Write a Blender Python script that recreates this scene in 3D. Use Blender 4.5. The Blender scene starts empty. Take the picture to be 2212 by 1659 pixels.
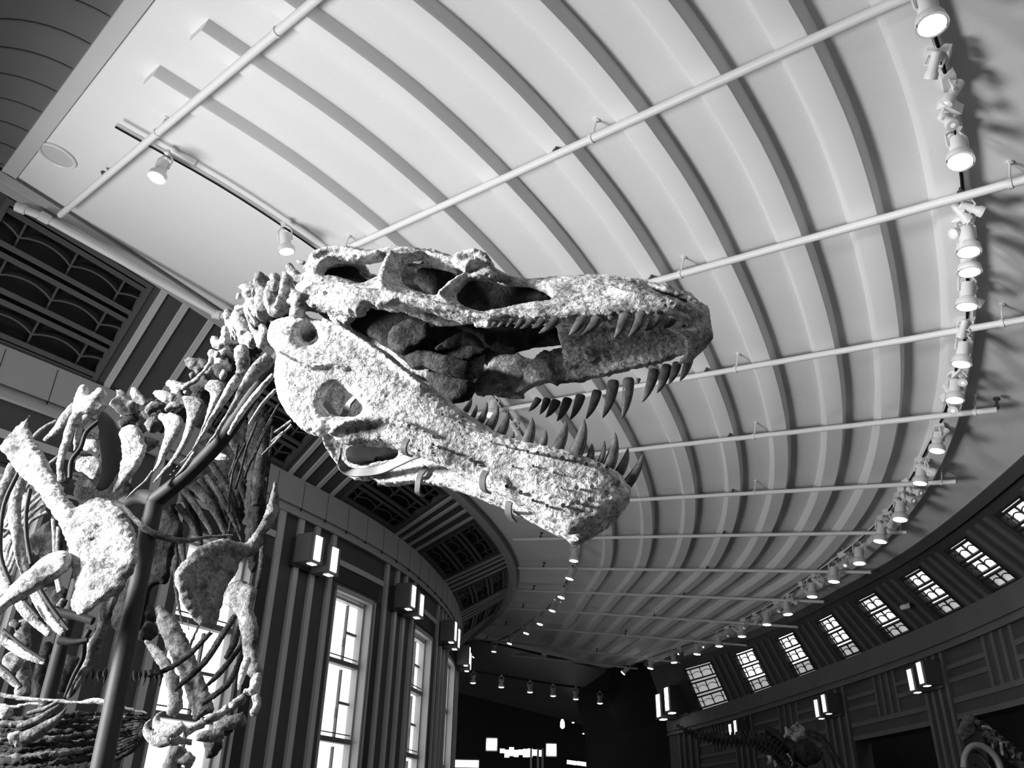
import math, random
import numpy as np
# ---------------------------------------------------------------- camera model (measured from the photograph)
FPX, CXP, CYP = 1810.0, 1106.0, 829.5
CAMZ = 1.6
def _frame():
    u = np.array([69., 3430., FPX]); u /= np.linalg.norm(u)
    y = np.array([0, 0, 1.]) - u*u[2]; y /= np.linalg.norm(y)
    x = np.cross(y, u)
    if x[0] < 0: x = -x
    return np.array([x, y, u])
RW = _frame()                       # rows: world axes in (right, up, forward)
CAM = np.array([0, 0, CAMZ])
def ray(px, py):
    return RW @ np.array([px-CXP, CYP-py, FPX])
def at(px, py, Y):                  # point seen at a pixel, Y metres ahead of the camera
    d = ray(px, py); return CAM + d*(Y/d[1])
def proj(p):
    c = (np.asarray(p, float)-CAM) @ RW
    return CXP+FPX*c[0]/c[2], CYP-FPX*c[1]/c[2], c[2]
# ---------------------------------------------------------------- the sloping ceiling plane
def _unit(v): v = np.asarray(v, float); return v/np.linalg.norm(v)
E1 = _unit(ray(-781, 1205))         # direction of the sprinkler pipes
NRM = _unit(np.cross(E1, _unit(ray(1500, 1815))))
if NRM[2] < 0: NRM = -NRM
E2 = np.cross(NRM, E1)
HC = 6.0
def cpt(e1, e2, drop=0.0):          # ceiling coordinates -> world, 'drop' metres under the plaster
    return CAM + E1*e1 + E2*e2 + NRM*(HC-drop)
def onceil(px, py, drop=0.0):
    d = ray(px, py); p = d*((HC-drop)/(d@NRM)); return p@E1, p@E2
def ceil_z(x, y):
    return CAMZ + (HC - NRM[0]*x - NRM[1]*y)/NRM[2]
# ---------------------------------------------------------------- curves in plan
def hermite(xs, ys):
    xs = np.array(xs, float); ys = np.array(ys, float)
    h = np.diff(xs); dl = np.diff(ys)/h
    m = np.empty(len(xs)); m[0] = dl[0]; m[-1] = dl[-1]
    m[1:-1] = (dl[:-1]*h[1:]+dl[1:]*h[:-1])/(h[1:]+h[:-1])
    def f(x):
        x = float(x)
        if x <= xs[0]: return ys[0]+m[0]*(x-xs[0])
        if x >= xs[-1]: return ys[-1]+m[-1]*(x-xs[-1])
        i = int(np.searchsorted(xs, x)-1); i = max(0, min(i, len(h)-1))
        t = (x-xs[i])/h[i]
        return (ys[i]*(1+2*t)*(1-t)**2 + m[i]*h[i]*t*(1-t)**2 + ys[i+1]*t*t*(3-2*t) + m[i+1]*h[i]*t*t*(t-1))
    return f
class Plan:                         # a plan curve by arc length, with the normal that points into the hall
    def __init__(self, pts, side):
        pts = np.array(pts, float)
        c = np.r_[0, np.cumsum(np.hypot(*np.diff(pts, axis=0).T))]
        fx, fy = hermite(c, pts[:, 0]), hermite(c, pts[:, 1])
        u = np.linspace(0, c[-1], 1500)
        q = np.array([(fx(a), fy(a)) for a in u])
        k = np.ones(161)/161            # soften measuring noise
        qp = np.pad(q, ((80, 80), (0, 0)), 'reflect', reflect_type='odd')
        q = np.c_[np.convolve(qp[:, 0], k, 'valid'), np.convolve(qp[:, 1], k, 'valid')]
        self.q = q; self.s = np.r_[0, np.cumsum(np.hypot(*np.diff(q, axis=0).T))]
        self.len = self.s[-1]; self.side = side
    def p(self, s):
        return np.array([np.interp(s, self.s, self.q[:, 0]), np.interp(s, self.s, self.q[:, 1])])
    def t(self, s):
        a, b = self.p(max(0, s-.15)), self.p(min(self.len, s+.15)); return _unit(b-a)
    def n(self, s):
        t = self.t(s); return np.array([t[1], -t[0]])*self.side
    def at_y(self, y): return float(np.interp(y, self.q[:, 1], self.s))
    def off(self, s, o): return self.p(s)+self.n(s)*o
LEFT = Plan([(-16.6, 0), (-14, 3.0), (-10.2, 7.55), (-7.56, 10.75), (-6.63, 11.89), (-4.27, 16.0), (-3.0, 18.6), (-2.27, 21.26), (-1.8, 24),
             (-1.57, 27.5), (-1.7, 31), (-2.4, 36), (-4, 42), (-6.5, 47)], 1)
RIGHT = Plan([(7.0, -2), (7.6, 4), (8.2, 8), (8.65, 12), (8.93, 15.6), (8.91, 17.5), (8.84, 19.8), (8.6, 22.4), (8.1, 27), (7.5, 31.5),
              (6.6, 36), (5, 42), (3.2, 47)], -1)
ZL, ZR = CAMZ+6.1, CAMZ+3.86        # foot of the left and right cove
DL = hermite([0, 12, 18, 24, 30, 36, 42, 47], [1.2, 1.2, 1.55, 1.9, 1.65, 1.5, 1.8, 1.9])
DR = hermite([0, 10, 16, 20, 23, 27, 31, 47], [1.1, 1.1, 1.0, .93, .76, .66, .75, .8])
def cove(side, s, v, out=0.0):      # v 0 at the ceiling edge, 1 at the cove's foot; 'out' lifts into the room
    C, D, Z = (LEFT, DL, ZL) if side == 'L' else (RIGHT, DR, ZR)
    b = C.p(s); d = D(b[1]); n = C.n(s); a = b+n*d
    A = np.array([a[0], a[1], ceil_z(*a)]); B = np.array([b[0], b[1], Z])
    if out:
        e = _unit(B-A); nn = np.array([n[0], n[1], 0]); nn = _unit(nn-e*(nn@e)); 
        return A+(B-A)*v+nn*out
    return A+(B-A)*v
def wallpt(side, s, z, o=0.0):
    C = LEFT if side == 'L' else RIGHT
    q = C.off(s, o); return np.array([q[0], q[1], z])

import bpy, bmesh
from mathutils import Vector, Matrix
from mathutils.geometry import delaunay_2d_cdt
random.seed(7); np.random.seed(7)
SC = bpy.context.scene; COL = SC.collection
# ---------------------------------------------------------------- camera
cd = bpy.data.cameras.new('camera'); cam = bpy.data.objects.new('camera', cd); COL.objects.link(cam)
cd.sensor_width = 36; cd.lens = FPX/2212*36; cd.clip_start = .05; cd.clip_end = 200
m = np.eye(4); m[:3, 0] = RW[:, 0]; m[:3, 1] = RW[:, 1]; m[:3, 2] = -RW[:, 2]; m[:3, 3] = CAM
cam.matrix_world = Matrix(m.tolist()); SC.camera = cam
# ---------------------------------------------------------------- sky, added area lamps, exposure
SC.view_settings.view_transform = 'Standard'; SC.view_settings.look = 'None'
SC.view_settings.exposure = 0.0; SC.view_settings.gamma = 1.0
W = bpy.data.worlds.new('overcast_sky'); SC.world = W; W.use_nodes = True
W.node_tree.nodes['Background'].inputs[0].default_value = (1, 1, 1, 1)
W.node_tree.nodes['Background'].inputs[1].default_value = 1.0
def area(name, loc, target, sx, sy, power, spread=math.pi):
    l = bpy.data.lights.new(name, 'AREA'); l.shape = 'RECTANGLE'; l.size = sx; l.size_y = sy; l.energy = power; l.spread = spread
    o = bpy.data.objects.new(name, l); COL.objects.link(o); o.location = loc
    o.rotation_euler = (Vector(target)-Vector(loc)).to_track_quat('-Z', 'Y').to_euler(); return o
def spot(name, loc, target, power, ang, blend=.4, rad=.06):
    l = bpy.data.lights.new(name, 'SPOT'); l.energy = power; l.spot_size = math.radians(ang); l.spot_blend = blend; l.shadow_soft_size = rad
    o = bpy.data.objects.new(name, l); COL.objects.link(o); o.location = loc
    o.rotation_euler = (Vector(target)-Vector(loc)).to_track_quat('-Z', 'Y').to_euler(); return o
area('added_key_left', (-7.0, 0.6, 3.8), (-.3, 3.0, 2.6), 1.0, 1.4, 300, math.radians(60))  # added key lamp for the bones; no window stands here
area('added_ceiling_light', (-8.3, 4.6, .9), (2.6, 7.6, 7.6), 3.0, 2.2, 325, math.radians(100))  # lamp added inside the hall to brighten the ceiling, not a window
area('added_corner_fill', (-9.2, 7.2, 2.6), (-4.0, 10.0, 8.6), 1.4, 2.6, 85, math.radians(100))  # added fill for the left ceiling, hung inside the hall before a window

# ---------------------------------------------------------------- materials (all grey: the place is seen in black and white)
def mat(name, c, rough=.7, var=0, scale=6, bump=0, bscale=40, metal=0, emit=0, spec=.5, detail=4):
    M = bpy.data.materials.new(name); M.use_nodes = True; nt = M.node_tree; b = nt.nodes['Principled BSDF']
    b.inputs['Base Color'].default_value = (c, c, c, 1); b.inputs['Roughness'].default_value = rough
    b.inputs['Metallic'].default_value = metal; b.inputs['Specular IOR Level'].default_value = spec
    tc = nt.nodes.new('ShaderNodeTexCoord')
    if var:
        n = nt.nodes.new('ShaderNodeTexNoise'); n.inputs['Scale'].default_value = scale; n.inputs['Detail'].default_value = detail
        r = nt.nodes.new('ShaderNodeMapRange'); r.inputs[1].default_value = .25; r.inputs[2].default_value = .75
        r.inputs[3].default_value = max(0, c-var); r.inputs[4].default_value = c+var
        nt.links.new(tc.outputs['Object'], n.inputs['Vector']); nt.links.new(n.outputs[0], r.inputs[0])
        nt.links.new(r.outputs[0], b.inputs['Base Color'])
    if bump:
        n2 = nt.nodes.new('ShaderNodeTexNoise'); n2.inputs['Scale'].default_value = bscale; n2.inputs['Detail'].default_value = 5
        bp = nt.nodes.new('ShaderNodeBump'); bp.inputs['Strength'].default_value = bump; bp.inputs['Distance'].default_value = .02
        nt.links.new(tc.outputs['Object'], n2.inputs['Vector']); nt.links.new(n2.outputs[0], bp.inputs['Height'])
        nt.links.new(bp.outputs[0], b.inputs['Normal'])
    if emit:
        b.inputs['Emission Color'].default_value = (1, 1, 1, 1); b.inputs['Emission Strength'].default_value = emit
    return M
def bone_mat(name, lo, hi, crack=.5, bump=.6, rough=.75, p0=.36, p1=.6):
    M = bpy.data.materials.new(name); M.use_nodes = True; nt = M.node_tree; b = nt.nodes['Principled BSDF']; N = nt.nodes.new; L = nt.links.new
    tc = N('ShaderNodeTexCoord')
    n1 = N('ShaderNodeTexNoise'); n1.inputs['Scale'].default_value = 9; n1.inputs['Detail'].default_value = 8; n1.inputs['Roughness'].default_value = .65
    n2 = N('ShaderNodeTexNoise'); n2.inputs['Scale'].default_value = 55; n2.inputs['Detail'].default_value = 6; n2.inputs['Distortion'].default_value = .8
    v = N('ShaderNodeTexVoronoi'); v.feature = 'DISTANCE_TO_EDGE'; v.inputs['Scale'].default_value = 16
    nd = N('ShaderNodeTexNoise'); nd.inputs['Scale'].default_value = 14; nd.inputs['Detail'].default_value = 5
    mx = N('ShaderNodeVectorMath'); mx.operation = 'ADD'; sc = N('ShaderNodeVectorMath'); sc.operation = 'SCALE'; sc.inputs['Scale'].default_value = .16
    for n in (n1, n2, nd): L(tc.outputs['Object'], n.inputs['Vector'])
    L(nd.outputs['Color'], sc.inputs[0]); L(tc.outputs['Object'], mx.inputs[0]); L(sc.outputs[0], mx.inputs[1]); L(mx.outputs[0], v.inputs['Vector'])
    r1 = N('ShaderNodeMapRange'); r1.inputs[1].default_value = p0; r1.inputs[2].default_value = p1; r1.inputs[3].default_value = lo; r1.inputs[4].default_value = hi
    L(n1.outputs[0], r1.inputs[0])
    r2 = N('ShaderNodeMapRange'); r2.inputs[1].default_value = .32; r2.inputs[2].default_value = .52; r2.inputs[3].default_value = .45; r2.inputs[4].default_value = 1
    L(n2.outputs[0], r2.inputs[0])
    r3 = N('ShaderNodeMapRange'); r3.inputs[1].default_value = 0; r3.inputs[2].default_value = .025; r3.inputs[3].default_value = 1-crack; r3.inputs[4].default_value = 1
    L(v.outputs['Distance'], r3.inputs[0])
    m1 = N('ShaderNodeMath'); m1.operation = 'MULTIPLY'; m2 = N('ShaderNodeMath'); m2.operation = 'MULTIPLY'
    L(r1.outputs[0], m1.inputs[0]); L(r2.outputs[0], m1.inputs[1]); L(m1.outputs[0], m2.inputs[0]); L(r3.outputs[0], m2.inputs[1])
    L(m2.outputs[0], b.inputs['Base Color'])
    ad = N('ShaderNodeMath'); ad.operation = 'ADD'; L(n2.outputs[0], ad.inputs[0]); L(r3.outputs[0], ad.inputs[1])
    ad2 = N('ShaderNodeMath'); ad2.operation = 'MULTIPLY_ADD'; ad2.inputs[1].default_value = 1.6; L(n1.outputs[0], ad2.inputs[0]); L(ad.outputs[0], ad2.inputs[2])
    bp = N('ShaderNodeBump'); bp.inputs['Strength'].default_value = bump; bp.inputs['Distance'].default_value = .012
    L(ad2.outputs[0], bp.inputs['Height']); L(bp.outputs[0], b.inputs['Normal'])
    b.inputs['Roughness'].default_value = rough; b.inputs['Specular IOR Level'].default_value = .15
    return M
MT = {}
MT['plaster'] = mat('stippled_white_plaster', .78, .9, .03, .6, .16, 95)
MT['rib'] = mat('white_plaster_rib', .8, .9, .03, .6, .12, 70)
MT['stone'] = mat('grey_stone_panel', .085, .6, .012, 1.5, .05, 30)
MT['stone_light'] = mat('pale_stone_strip', .66, .6, .02, 1.5, .05, 30)
MT['stone_dark'] = mat('dark_stone_panel', .038, .6, .008, 1.5, .05, 30)
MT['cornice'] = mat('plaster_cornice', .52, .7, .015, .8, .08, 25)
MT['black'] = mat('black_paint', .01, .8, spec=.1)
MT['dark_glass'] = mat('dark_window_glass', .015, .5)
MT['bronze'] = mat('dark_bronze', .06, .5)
MT['grille'] = mat('painted_grille_bar', .12, .6)
MT['leading'] = mat('black_window_leading', .01, .6)
MT['frame'] = mat('white_metal_window_frame', .55, .45)
MT['white_metal'] = mat('white_enamel', .8, .4)
MT['pipe'] = mat('white_painted_pipe', .82, .5)
MT['track'] = mat('white_track', .7, .5)
MT['pole'] = mat('dark_grey_steel_tube', .026, .6, .006, 30, spec=.25)
MT['strap'] = mat('grey_steel_strap', .11, .5, .02, 20)
MT['lantern'] = mat('lantern_metal', .2, .5)
MT['mullion'] = mat('grey_window_mullion', .16, .5)
MT['speaker'] = mat('speaker_mesh', .55, .8)
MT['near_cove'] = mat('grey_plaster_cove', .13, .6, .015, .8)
MT['tube_grey'] = mat('grey_painted_tube', .13, .5)
MT['pane_low'] = mat('dim_leaded_glass', .9, .3, .3, 3, emit=.32)
MT['floor'] = mat('dark_stone_floor', .05, .4, .02, 2)
MT['lens'] = mat('lit_lamp_lens', 1, .5, emit=16)
MT['lens_dim'] = mat('clear_lamp_lens', .8, .2, emit=.4)
MT['sconce_glass'] = mat('lit_frosted_glass', .9, .5, emit=2.2)
MT['pane'] = mat('daylit_window_glass', .9, .3, emit=1.5)
MT['pane_clerestory'] = mat('daylit_leaded_glass', .9, .3, emit=1.05)
MT['lamp_bright'] = mat('bright_frosted_lamp', .9, .5, emit=7)
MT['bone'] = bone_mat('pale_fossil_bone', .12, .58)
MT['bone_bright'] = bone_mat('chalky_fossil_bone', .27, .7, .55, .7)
MT['bone_mid'] = bone_mat('mid_grey_fossil_bone', .06, .33)  # same bone in a darker mid grey
MT['bone_black'] = bone_mat('near_black_fossil_bone', .006, .03)  # near-black copy of the bone; stands in for shade within the mounted skeleton
MT['bone_dark'] = bone_mat('dark_fossil_bone', .012, .075)  # darker copy of the bone, with shade on the far side put into its colour
MT['tooth'] = mat('dark_glossy_tooth_enamel', .055, .32, .04, 26, .15, 60)
# ---------------------------------------------------------------- mesh building
class MB:
    def __init__(self): self.v = []; self.f = []
    def add(self, vs, fs):
        o = len(self.v); self.v += [tuple(map(float, a)) for a in vs]; self.f += [tuple(i+o for i in q) for q in fs]; return self
    def box(self, c, ax, hs):           # centre, three axes, half sizes
        c = np.array(c, float); ax = [np.array(a, float) for a in ax]
        vs = [c+ax[0]*hs[0]*i+ax[1]*hs[1]*j+ax[2]*hs[2]*k for i in (-1, 1) for j in (-1, 1) for k in (-1, 1)]
        return self.add(vs, [(0, 1, 3, 2), (4, 6, 7, 5), (0, 4, 5, 1), (2, 3, 7, 6), (0, 2, 6, 4), (1, 5, 7, 3)])
    def tube(self, pts, rad, n=10, flat=None, up=None, caps=True):
        # pts world points, rad scalar or list; flat = (a, b) scale of the two section axes, up = axis for 'a'
        P = [np.array(p, float) for p in pts]; k = len(P)
        R = [rad]*k if np.isscalar(rad) else list(rad)
        vs = []; prev = None if up is None else np.array(up, float)
        for i in range(k):
            t = _unit(P[min(i+1, k-1)]-P[max(i-1, 0)])
            if prev is None: prev = np.array([0, 0, 1.]) if abs(t[2]) < .9 else np.array([1., 0, 0])
            a = prev-t*(prev@t); a = _unit(a); b = np.cross(t, a)
            if up is None: prev = a
            fa, fb = flat or (1, 1)
            for j in range(n):
                th = 2*math.pi*j/n; vs.append(P[i]+a*math.cos(th)*R[i]*fa+b*math.sin(th)*R[i]*fb)
        fs = [(i*n+j, i*n+(j+1) % n, (i+1)*n+(j+1) % n, (i+1)*n+j) for i in range(k-1) for j in range(n)]
        if caps: fs += [tuple(range(n))[::-1], tuple(range((k-1)*n, k*n))]
        return self.add(vs, fs)
    def lathe(self, base, axis, prof, n=16):    # prof: (distance along the axis, radius)
        base = np.array(base, float); axis = _unit(axis)
        return self.tube([base+axis*h for h, r in prof], [max(r, 1e-4) for h, r in prof], n)
    def slab(self, fn, ss, vs_, o0, o1):        # fn(s, v, out): closed curved slab
        A = []; ns, nv = len(ss), len(vs_)
        for o in (o0, o1):
            for s in ss:
                for v in vs_: A.append(fn(s, v, o))
        ix = lambda o, i, j: (o*ns+i)*nv+j
        F = []
        for i in range(ns-1):
            for j in range(nv-1):
                F.append((ix(0, i, j), ix(0, i, j+1), ix(0, i+1, j+1), ix(0, i+1, j)))
                F.append((ix(1, i, j), ix(1, i+1, j), ix(1, i+1, j+1), ix(1, i, j+1)))
        for i in range(ns-1):
            F.append((ix(0, i, 0), ix(0, i+1, 0), ix(1, i+1, 0), ix(1, i, 0)))
            F.append((ix(0, i, nv-1), ix(1, i, nv-1), ix(1, i+1, nv-1), ix(0, i+1, nv-1)))
        for j in range(nv-1):
            F.append((ix(0, 0, j), ix(1, 0, j), ix(1, 0, j+1), ix(0, 0, j+1)))
            F.append((ix(0, ns-1, j), ix(0, ns-1, j+1), ix(1, ns-1, j+1), ix(1, ns-1, j)))
        return self.add(A, F)
    def surf(self, fn, us, vs_):
        A = [fn(u, v) for u in us for v in vs_]; nv = len(vs_)
        F = [(i*nv+j, (i+1)*nv+j, (i+1)*nv+j+1, i*nv+j+1) for i in range(len(us)-1) for j in range(nv-1)]
        return self.add(A, F)
def obj(name, mb, material, parent=None, label=None, cat=None, group=None, kind=None, smooth=True, fix=True):
    me = bpy.data.meshes.new(name)
    v = mb.v
    off = Vector((0, 0, 0))
    me.from_pydata(v, [], mb.f); me.validate()
    if fix:
        b = bmesh.new(); b.from_mesh(me); bmesh.ops.recalc_face_normals(b, faces=b.faces); b.to_mesh(me); b.free()
    if smooth:
        for p in me.polygons: p.use_smooth = True
        try: me.set_sharp_from_angle(angle=math.radians(40))
        except Exception: pass
    me.materials.append(MT[material] if isinstance(material, str) else material)
    o = bpy.data.objects.new(name, me); COL.objects.link(o)
    if parent is not None: o.parent = parent; o.matrix_parent_inverse = parent_inv(parent)
    props(o, label, cat, group, kind); return o
def parent_inv(p):
    mw = Matrix.Identity(4); q = p
    while q is not None:
        mw = (q.matrix_basis if q.parent is None else q.matrix_parent_inverse @ q.matrix_basis) @ mw; q = q.parent
    return mw.inverted()
def props(o, label=None, cat=None, group=None, kind=None):
    if label: o['label'] = label
    if cat: o['category'] = cat
    if group: o['group'] = group
    if kind: o['kind'] = kind
def empty(name, loc, label=None, cat=None, group=None, kind=None):
    o = bpy.data.objects.new(name, None); COL.objects.link(o); o.location = tuple(map(float, loc)); o.empty_display_size = .1
    props(o, label, cat, group, kind); return o
def copy_tree(o, parent=None, mw=None):
    c = o.copy(); COL.objects.link(c); c.parent = parent
    for ch in o.children: copy_tree(ch, c)
    return c
def spl(pts, n=24):                 # smooth curve through points of any dimension
    P = np.array(pts, float); c = np.r_[0, np.cumsum(np.linalg.norm(np.diff(P[:, :2], axis=0), axis=1)+1e-6)]
    fs = [hermite(c, P[:, k]) for k in range(P.shape[1])]
    return [np.array([f(u) for f in fs]) for u in np.linspace(0, c[-1], n)]
lin = lambda a, b, n: list(np.linspace(a, b, n))

# ================================================================ the hall
EFAR = -30.5
G = hermite([1.3-2.5*i for i in range(0)] or [-40, -30, -25, -20, -17.5, -15, -13, -11, -9, -7, -5, -3, -1.2, 2, 6],
            [29.5, 18.9, 13.6, 8.42, 5.89, 3.92, 2.62, 1.59, .8, .21, -.19, -.27, 0, .5, 1.2])
RIBS = [('X', 8.5), ('Y', 7.36), ('Z', 6.3), ('A', 5.33), ('B', 4.43), ('C', 3.55), ('D', 2.76), ('E', 1.95)]
# floor, far wall, back wall
obj('floor', MB().box((-3, 20, -.1), np.eye(3), (22, 34, .1)), 'floor', kind='structure', smooth=False)
obj('wall_back', MB().box((-4, -6.2, 5), np.eye(3), (16, .15, 5.2)), 'stone', kind='structure', smooth=False)
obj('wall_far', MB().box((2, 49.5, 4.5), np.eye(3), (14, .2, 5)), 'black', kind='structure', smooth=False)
# ceiling: one plaster slab between the two curved ceiling edges
def edge_pt(side, s): return cove(side, s, 0)
sL = [LEFT.at_y(y) for y in np.r_[8.95, np.linspace(10, 41, 40)]]
sR = [RIGHT.at_y(y) for y in np.r_[-1.5, np.linspace(1, 40.5, 40)]]
def ceil_fn(i, v, o=0.0):
    a = edge_pt('L', sL[i]); b = edge_pt('R', sR[i])
    p = a*(1-v)+b*v; return np.array([p[0], p[1], ceil_z(p[0], p[1])+o])
mb = MB().slab(lambda s, v, o: ceil_fn(int(s), v, o), range(len(sL)), lin(-.02, 1.0, 30), 0, .25)
obj('ceiling', mb, 'plaster', kind='structure', smooth=False)
# plaster ribs: parallel curves, trapezoid section
for i, (nm, base) in enumerate(RIBS):
    far = EFAR+.6
    mb = MB(); sec = [(-.03, -.02), (0, .125), (.015, .145), (.255, .145), (.3, .11), (.37, -.02)]
    es = lin(-1.25, far, 90); vs = []; n = len(sec)
    for e2 in es:
        for a, d in sec: vs.append(cpt(base+G(e2)+a, e2, d))
    fs = [(k*n+j, k*n+(j+1) % n, (k+1)*n+(j+1) % n, (k+1)*n+j) for k in range(len(es)-1) for j in range(n)]
    fs += [tuple(range(n)), tuple(range((len(es)-1)*n, len(es)*n))]
    mb.add(vs, fs); obj('trim_%d' % (i+1), mb, 'rib', kind='structure')
# ---- far soffit, lower than the plaster ceiling and painted dark
mb = MB()
for k in range(1):
    mb.add([(-6.5, 41.5, ceil_z(-6.5, 41.5)-.1), (9, 40, ceil_z(9, 40)-.1), (9, 49.6, ceil_z(9, 49.6)-2.0), (-6.5, 49.6, ceil_z(-6.5, 49.6)-2.0),
            (-6.5, 41.5, ceil_z(-6.5, 41.5)+.4), (9, 40, ceil_z(9, 40)+.4), (9, 49.6, ceil_z(9, 49.6)+.4), (-6.5, 49.6, ceil_z(-6.5, 49.6)+.4)],
           [(0, 1, 2, 3), (4, 5, 6, 7), (0, 1, 5, 4), (1, 2, 6, 5), (2, 3, 7, 6), (3, 0, 4, 7)])
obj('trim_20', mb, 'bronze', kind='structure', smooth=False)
# ---- near end of the ceiling: rounded cove with jointed plaster between two narrow strips
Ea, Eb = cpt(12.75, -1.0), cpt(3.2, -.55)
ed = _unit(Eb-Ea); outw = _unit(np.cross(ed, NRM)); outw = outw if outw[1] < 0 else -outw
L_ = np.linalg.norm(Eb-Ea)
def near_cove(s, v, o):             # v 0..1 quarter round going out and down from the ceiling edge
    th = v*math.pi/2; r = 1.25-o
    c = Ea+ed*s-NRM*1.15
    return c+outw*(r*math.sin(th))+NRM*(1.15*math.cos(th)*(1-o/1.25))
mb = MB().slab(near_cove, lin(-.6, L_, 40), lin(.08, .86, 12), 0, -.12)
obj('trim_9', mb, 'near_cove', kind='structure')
mb = MB()
for s in np.arange(.1, L_, .62): mb.slab(near_cove, [s, s+.03], lin(.09, .85, 12), .0, .012)
obj('trim_10', mb, 'stone', kind='structure')
mb = MB().slab(near_cove, lin(-.6, L_, 30), [-.02, .03, .085], -.1, .05); obj('trim_11', mb, 'cornice', kind='structure')
mb = MB().slab(near_cove, lin(-.6, L_, 30), [.85, .93], -.1, .05); obj('trim_12', mb, 'cornice', kind='structure')
mb = MB()
q0, q1 = near_cove(-.6, .92, 0), near_cove(L_, .92, 0)
mb.add([q0, q1, q1+np.array([outw[0]*.6, outw[1]*.6, -2.2]), q0+np.array([outw[0]*.6, outw[1]*.6, -2.2]),
        q0+outw*.2, q1+outw*.2, q1+np.array([outw[0]*.8, outw[1]*.8, -2.2]), q0+np.array([outw[0]*.8, outw[1]*.8, -2.2])],
       [(0, 1, 2, 3), (4, 5, 6, 7), (0, 1, 5, 4), (1, 2, 6, 5), (2, 3, 7, 6), (3, 0, 4, 7)])
obj('wall_near', mb, 'stone_dark', kind='structure', smooth=False)
# ---- coves, cornices and walls on both sides
def strip(side, s0, s1, v0, v1, o0, o1, ds=.4, nv=2):
    ns = max(2, int(abs(s1-s0)/ds)+1)
    return (lambda s, v, o: cove(side, s, v, o)), lin(s0, s1, ns), lin(v0, v1, nv), o0, o1
def wstrip(side, s0, s1, z0, z1, o0, o1, ds=.35):
    ns = max(2, int(abs(s1-s0)/ds)+1)
    return (lambda s, v, o: wallpt(side, s, v, o)), lin(s0, s1, ns), [z0, z1], o0, o1
GRL = [(9.2, 11.5), (13.2, 15.5), (17.4, 19.7), (21.55, 23.9), (25.65, 28.2), (29.8, 32.2), (34, 36.4)]
GRR = [(11.9, 12.8), (14.15, 15.1), (16.3, 17.25), (18.4, 19.4), (20.65, 21.8), (23.15, 24.3), (25.8, 27.2), (28.9, 30.6), (32.5, 35.2)]
def cove_side(side, gr, vt, vb, s_lo, s_hi):
    mb = MB(); e = s_lo; T = -.12
    for a, b in gr+[(s_hi, s_hi+.01)]:
        mb.slab(*strip(side, e, a, -.01, 1.03, T, 0)); e = b
    for a, b in gr:
        mb.slab(*strip(side, a, b, -.01, vt, T, 0)); mb.slab(*strip(side, a, b, vb, 1.03, T, 0))
    return mb
obj('wall_cove_left', cove_side('L', GRL, .11, .98, 6.0, 48), 'stone', kind='structure', smooth=False)
obj('wall_cove_right', cove_side('R', GRR, .24, 1.0, 6.0, 38.4), 'stone_dark', kind='structure', smooth=False)
# pale raised strips on the piers between the grilles
mb = MB()
for (a0, b0), (a1, b1) in zip(GRL, GRL[1:]):
    w = a1-b0
    for k in (.09, .3, .56, .82): mb.slab(*strip('L', b0+w*k-.04, b0+w*k+.06, .1, .99, -.01, .04))
obj('trim_13', mb, 'stone_light', kind='structure', smooth=False)
mb = MB()
for (a0, b0), (a1, b1) in zip(GRR, GRR[1:]):
    w = a1-b0
    for k in (.2, .5, .8): mb.slab(*strip('R', b0+w*k-.07, b0+w*k+.07, .2, .99, -.01, .03))
obj('trim_14', mb, 'stone', kind='structure', smooth=False)
# cornices: top mould under the ceiling and the deep band at the cove's foot
mb = MB().slab(*strip('L', 6, 47.5, -.02, .1, -.05, .12)); mb.slab(*strip('L', 6, 47.5, .0, .05, .1, .2)); obj('trim_15', mb, 'cornice', kind='structure')
mb = MB().slab(*strip('R', 6, 38.4, -.02, .1, -.05, .1)); obj('trim_16', mb, 'bronze', kind='structure')
def band(side, z0, z1, s_lo, s_hi):
    mb = MB()
    mb.slab(*wstrip(side, s_lo, s_hi, z1-(z1-z0)*.8, z1+.03, -.25, .08))
    mb.slab(*wstrip(side, s_lo, s_hi, z0, z1-(z1-z0)*.78, -.25, .03))
    mb.slab(*wstrip(side, s_lo, s_hi, z0-.06, z0+.02, -.25, .10))
    return mb
obj('trim_17', band('L', 7.02, ZL, 5, 48), 'cornice', kind='structure')
obj('trim_18', band('R', 4.95, ZR, 4, 38.4), 'stone', kind='structure')
# vertical joints in the left cornice
mb = MB()
for s in np.arange(6.3, 40, .78): mb.slab(*wstrip('L', s, s+.012, 7.1, ZL-.01, .05, .083, .1))
obj('trim_19', mb, 'stone_dark', kind='structure', smooth=False)
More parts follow.
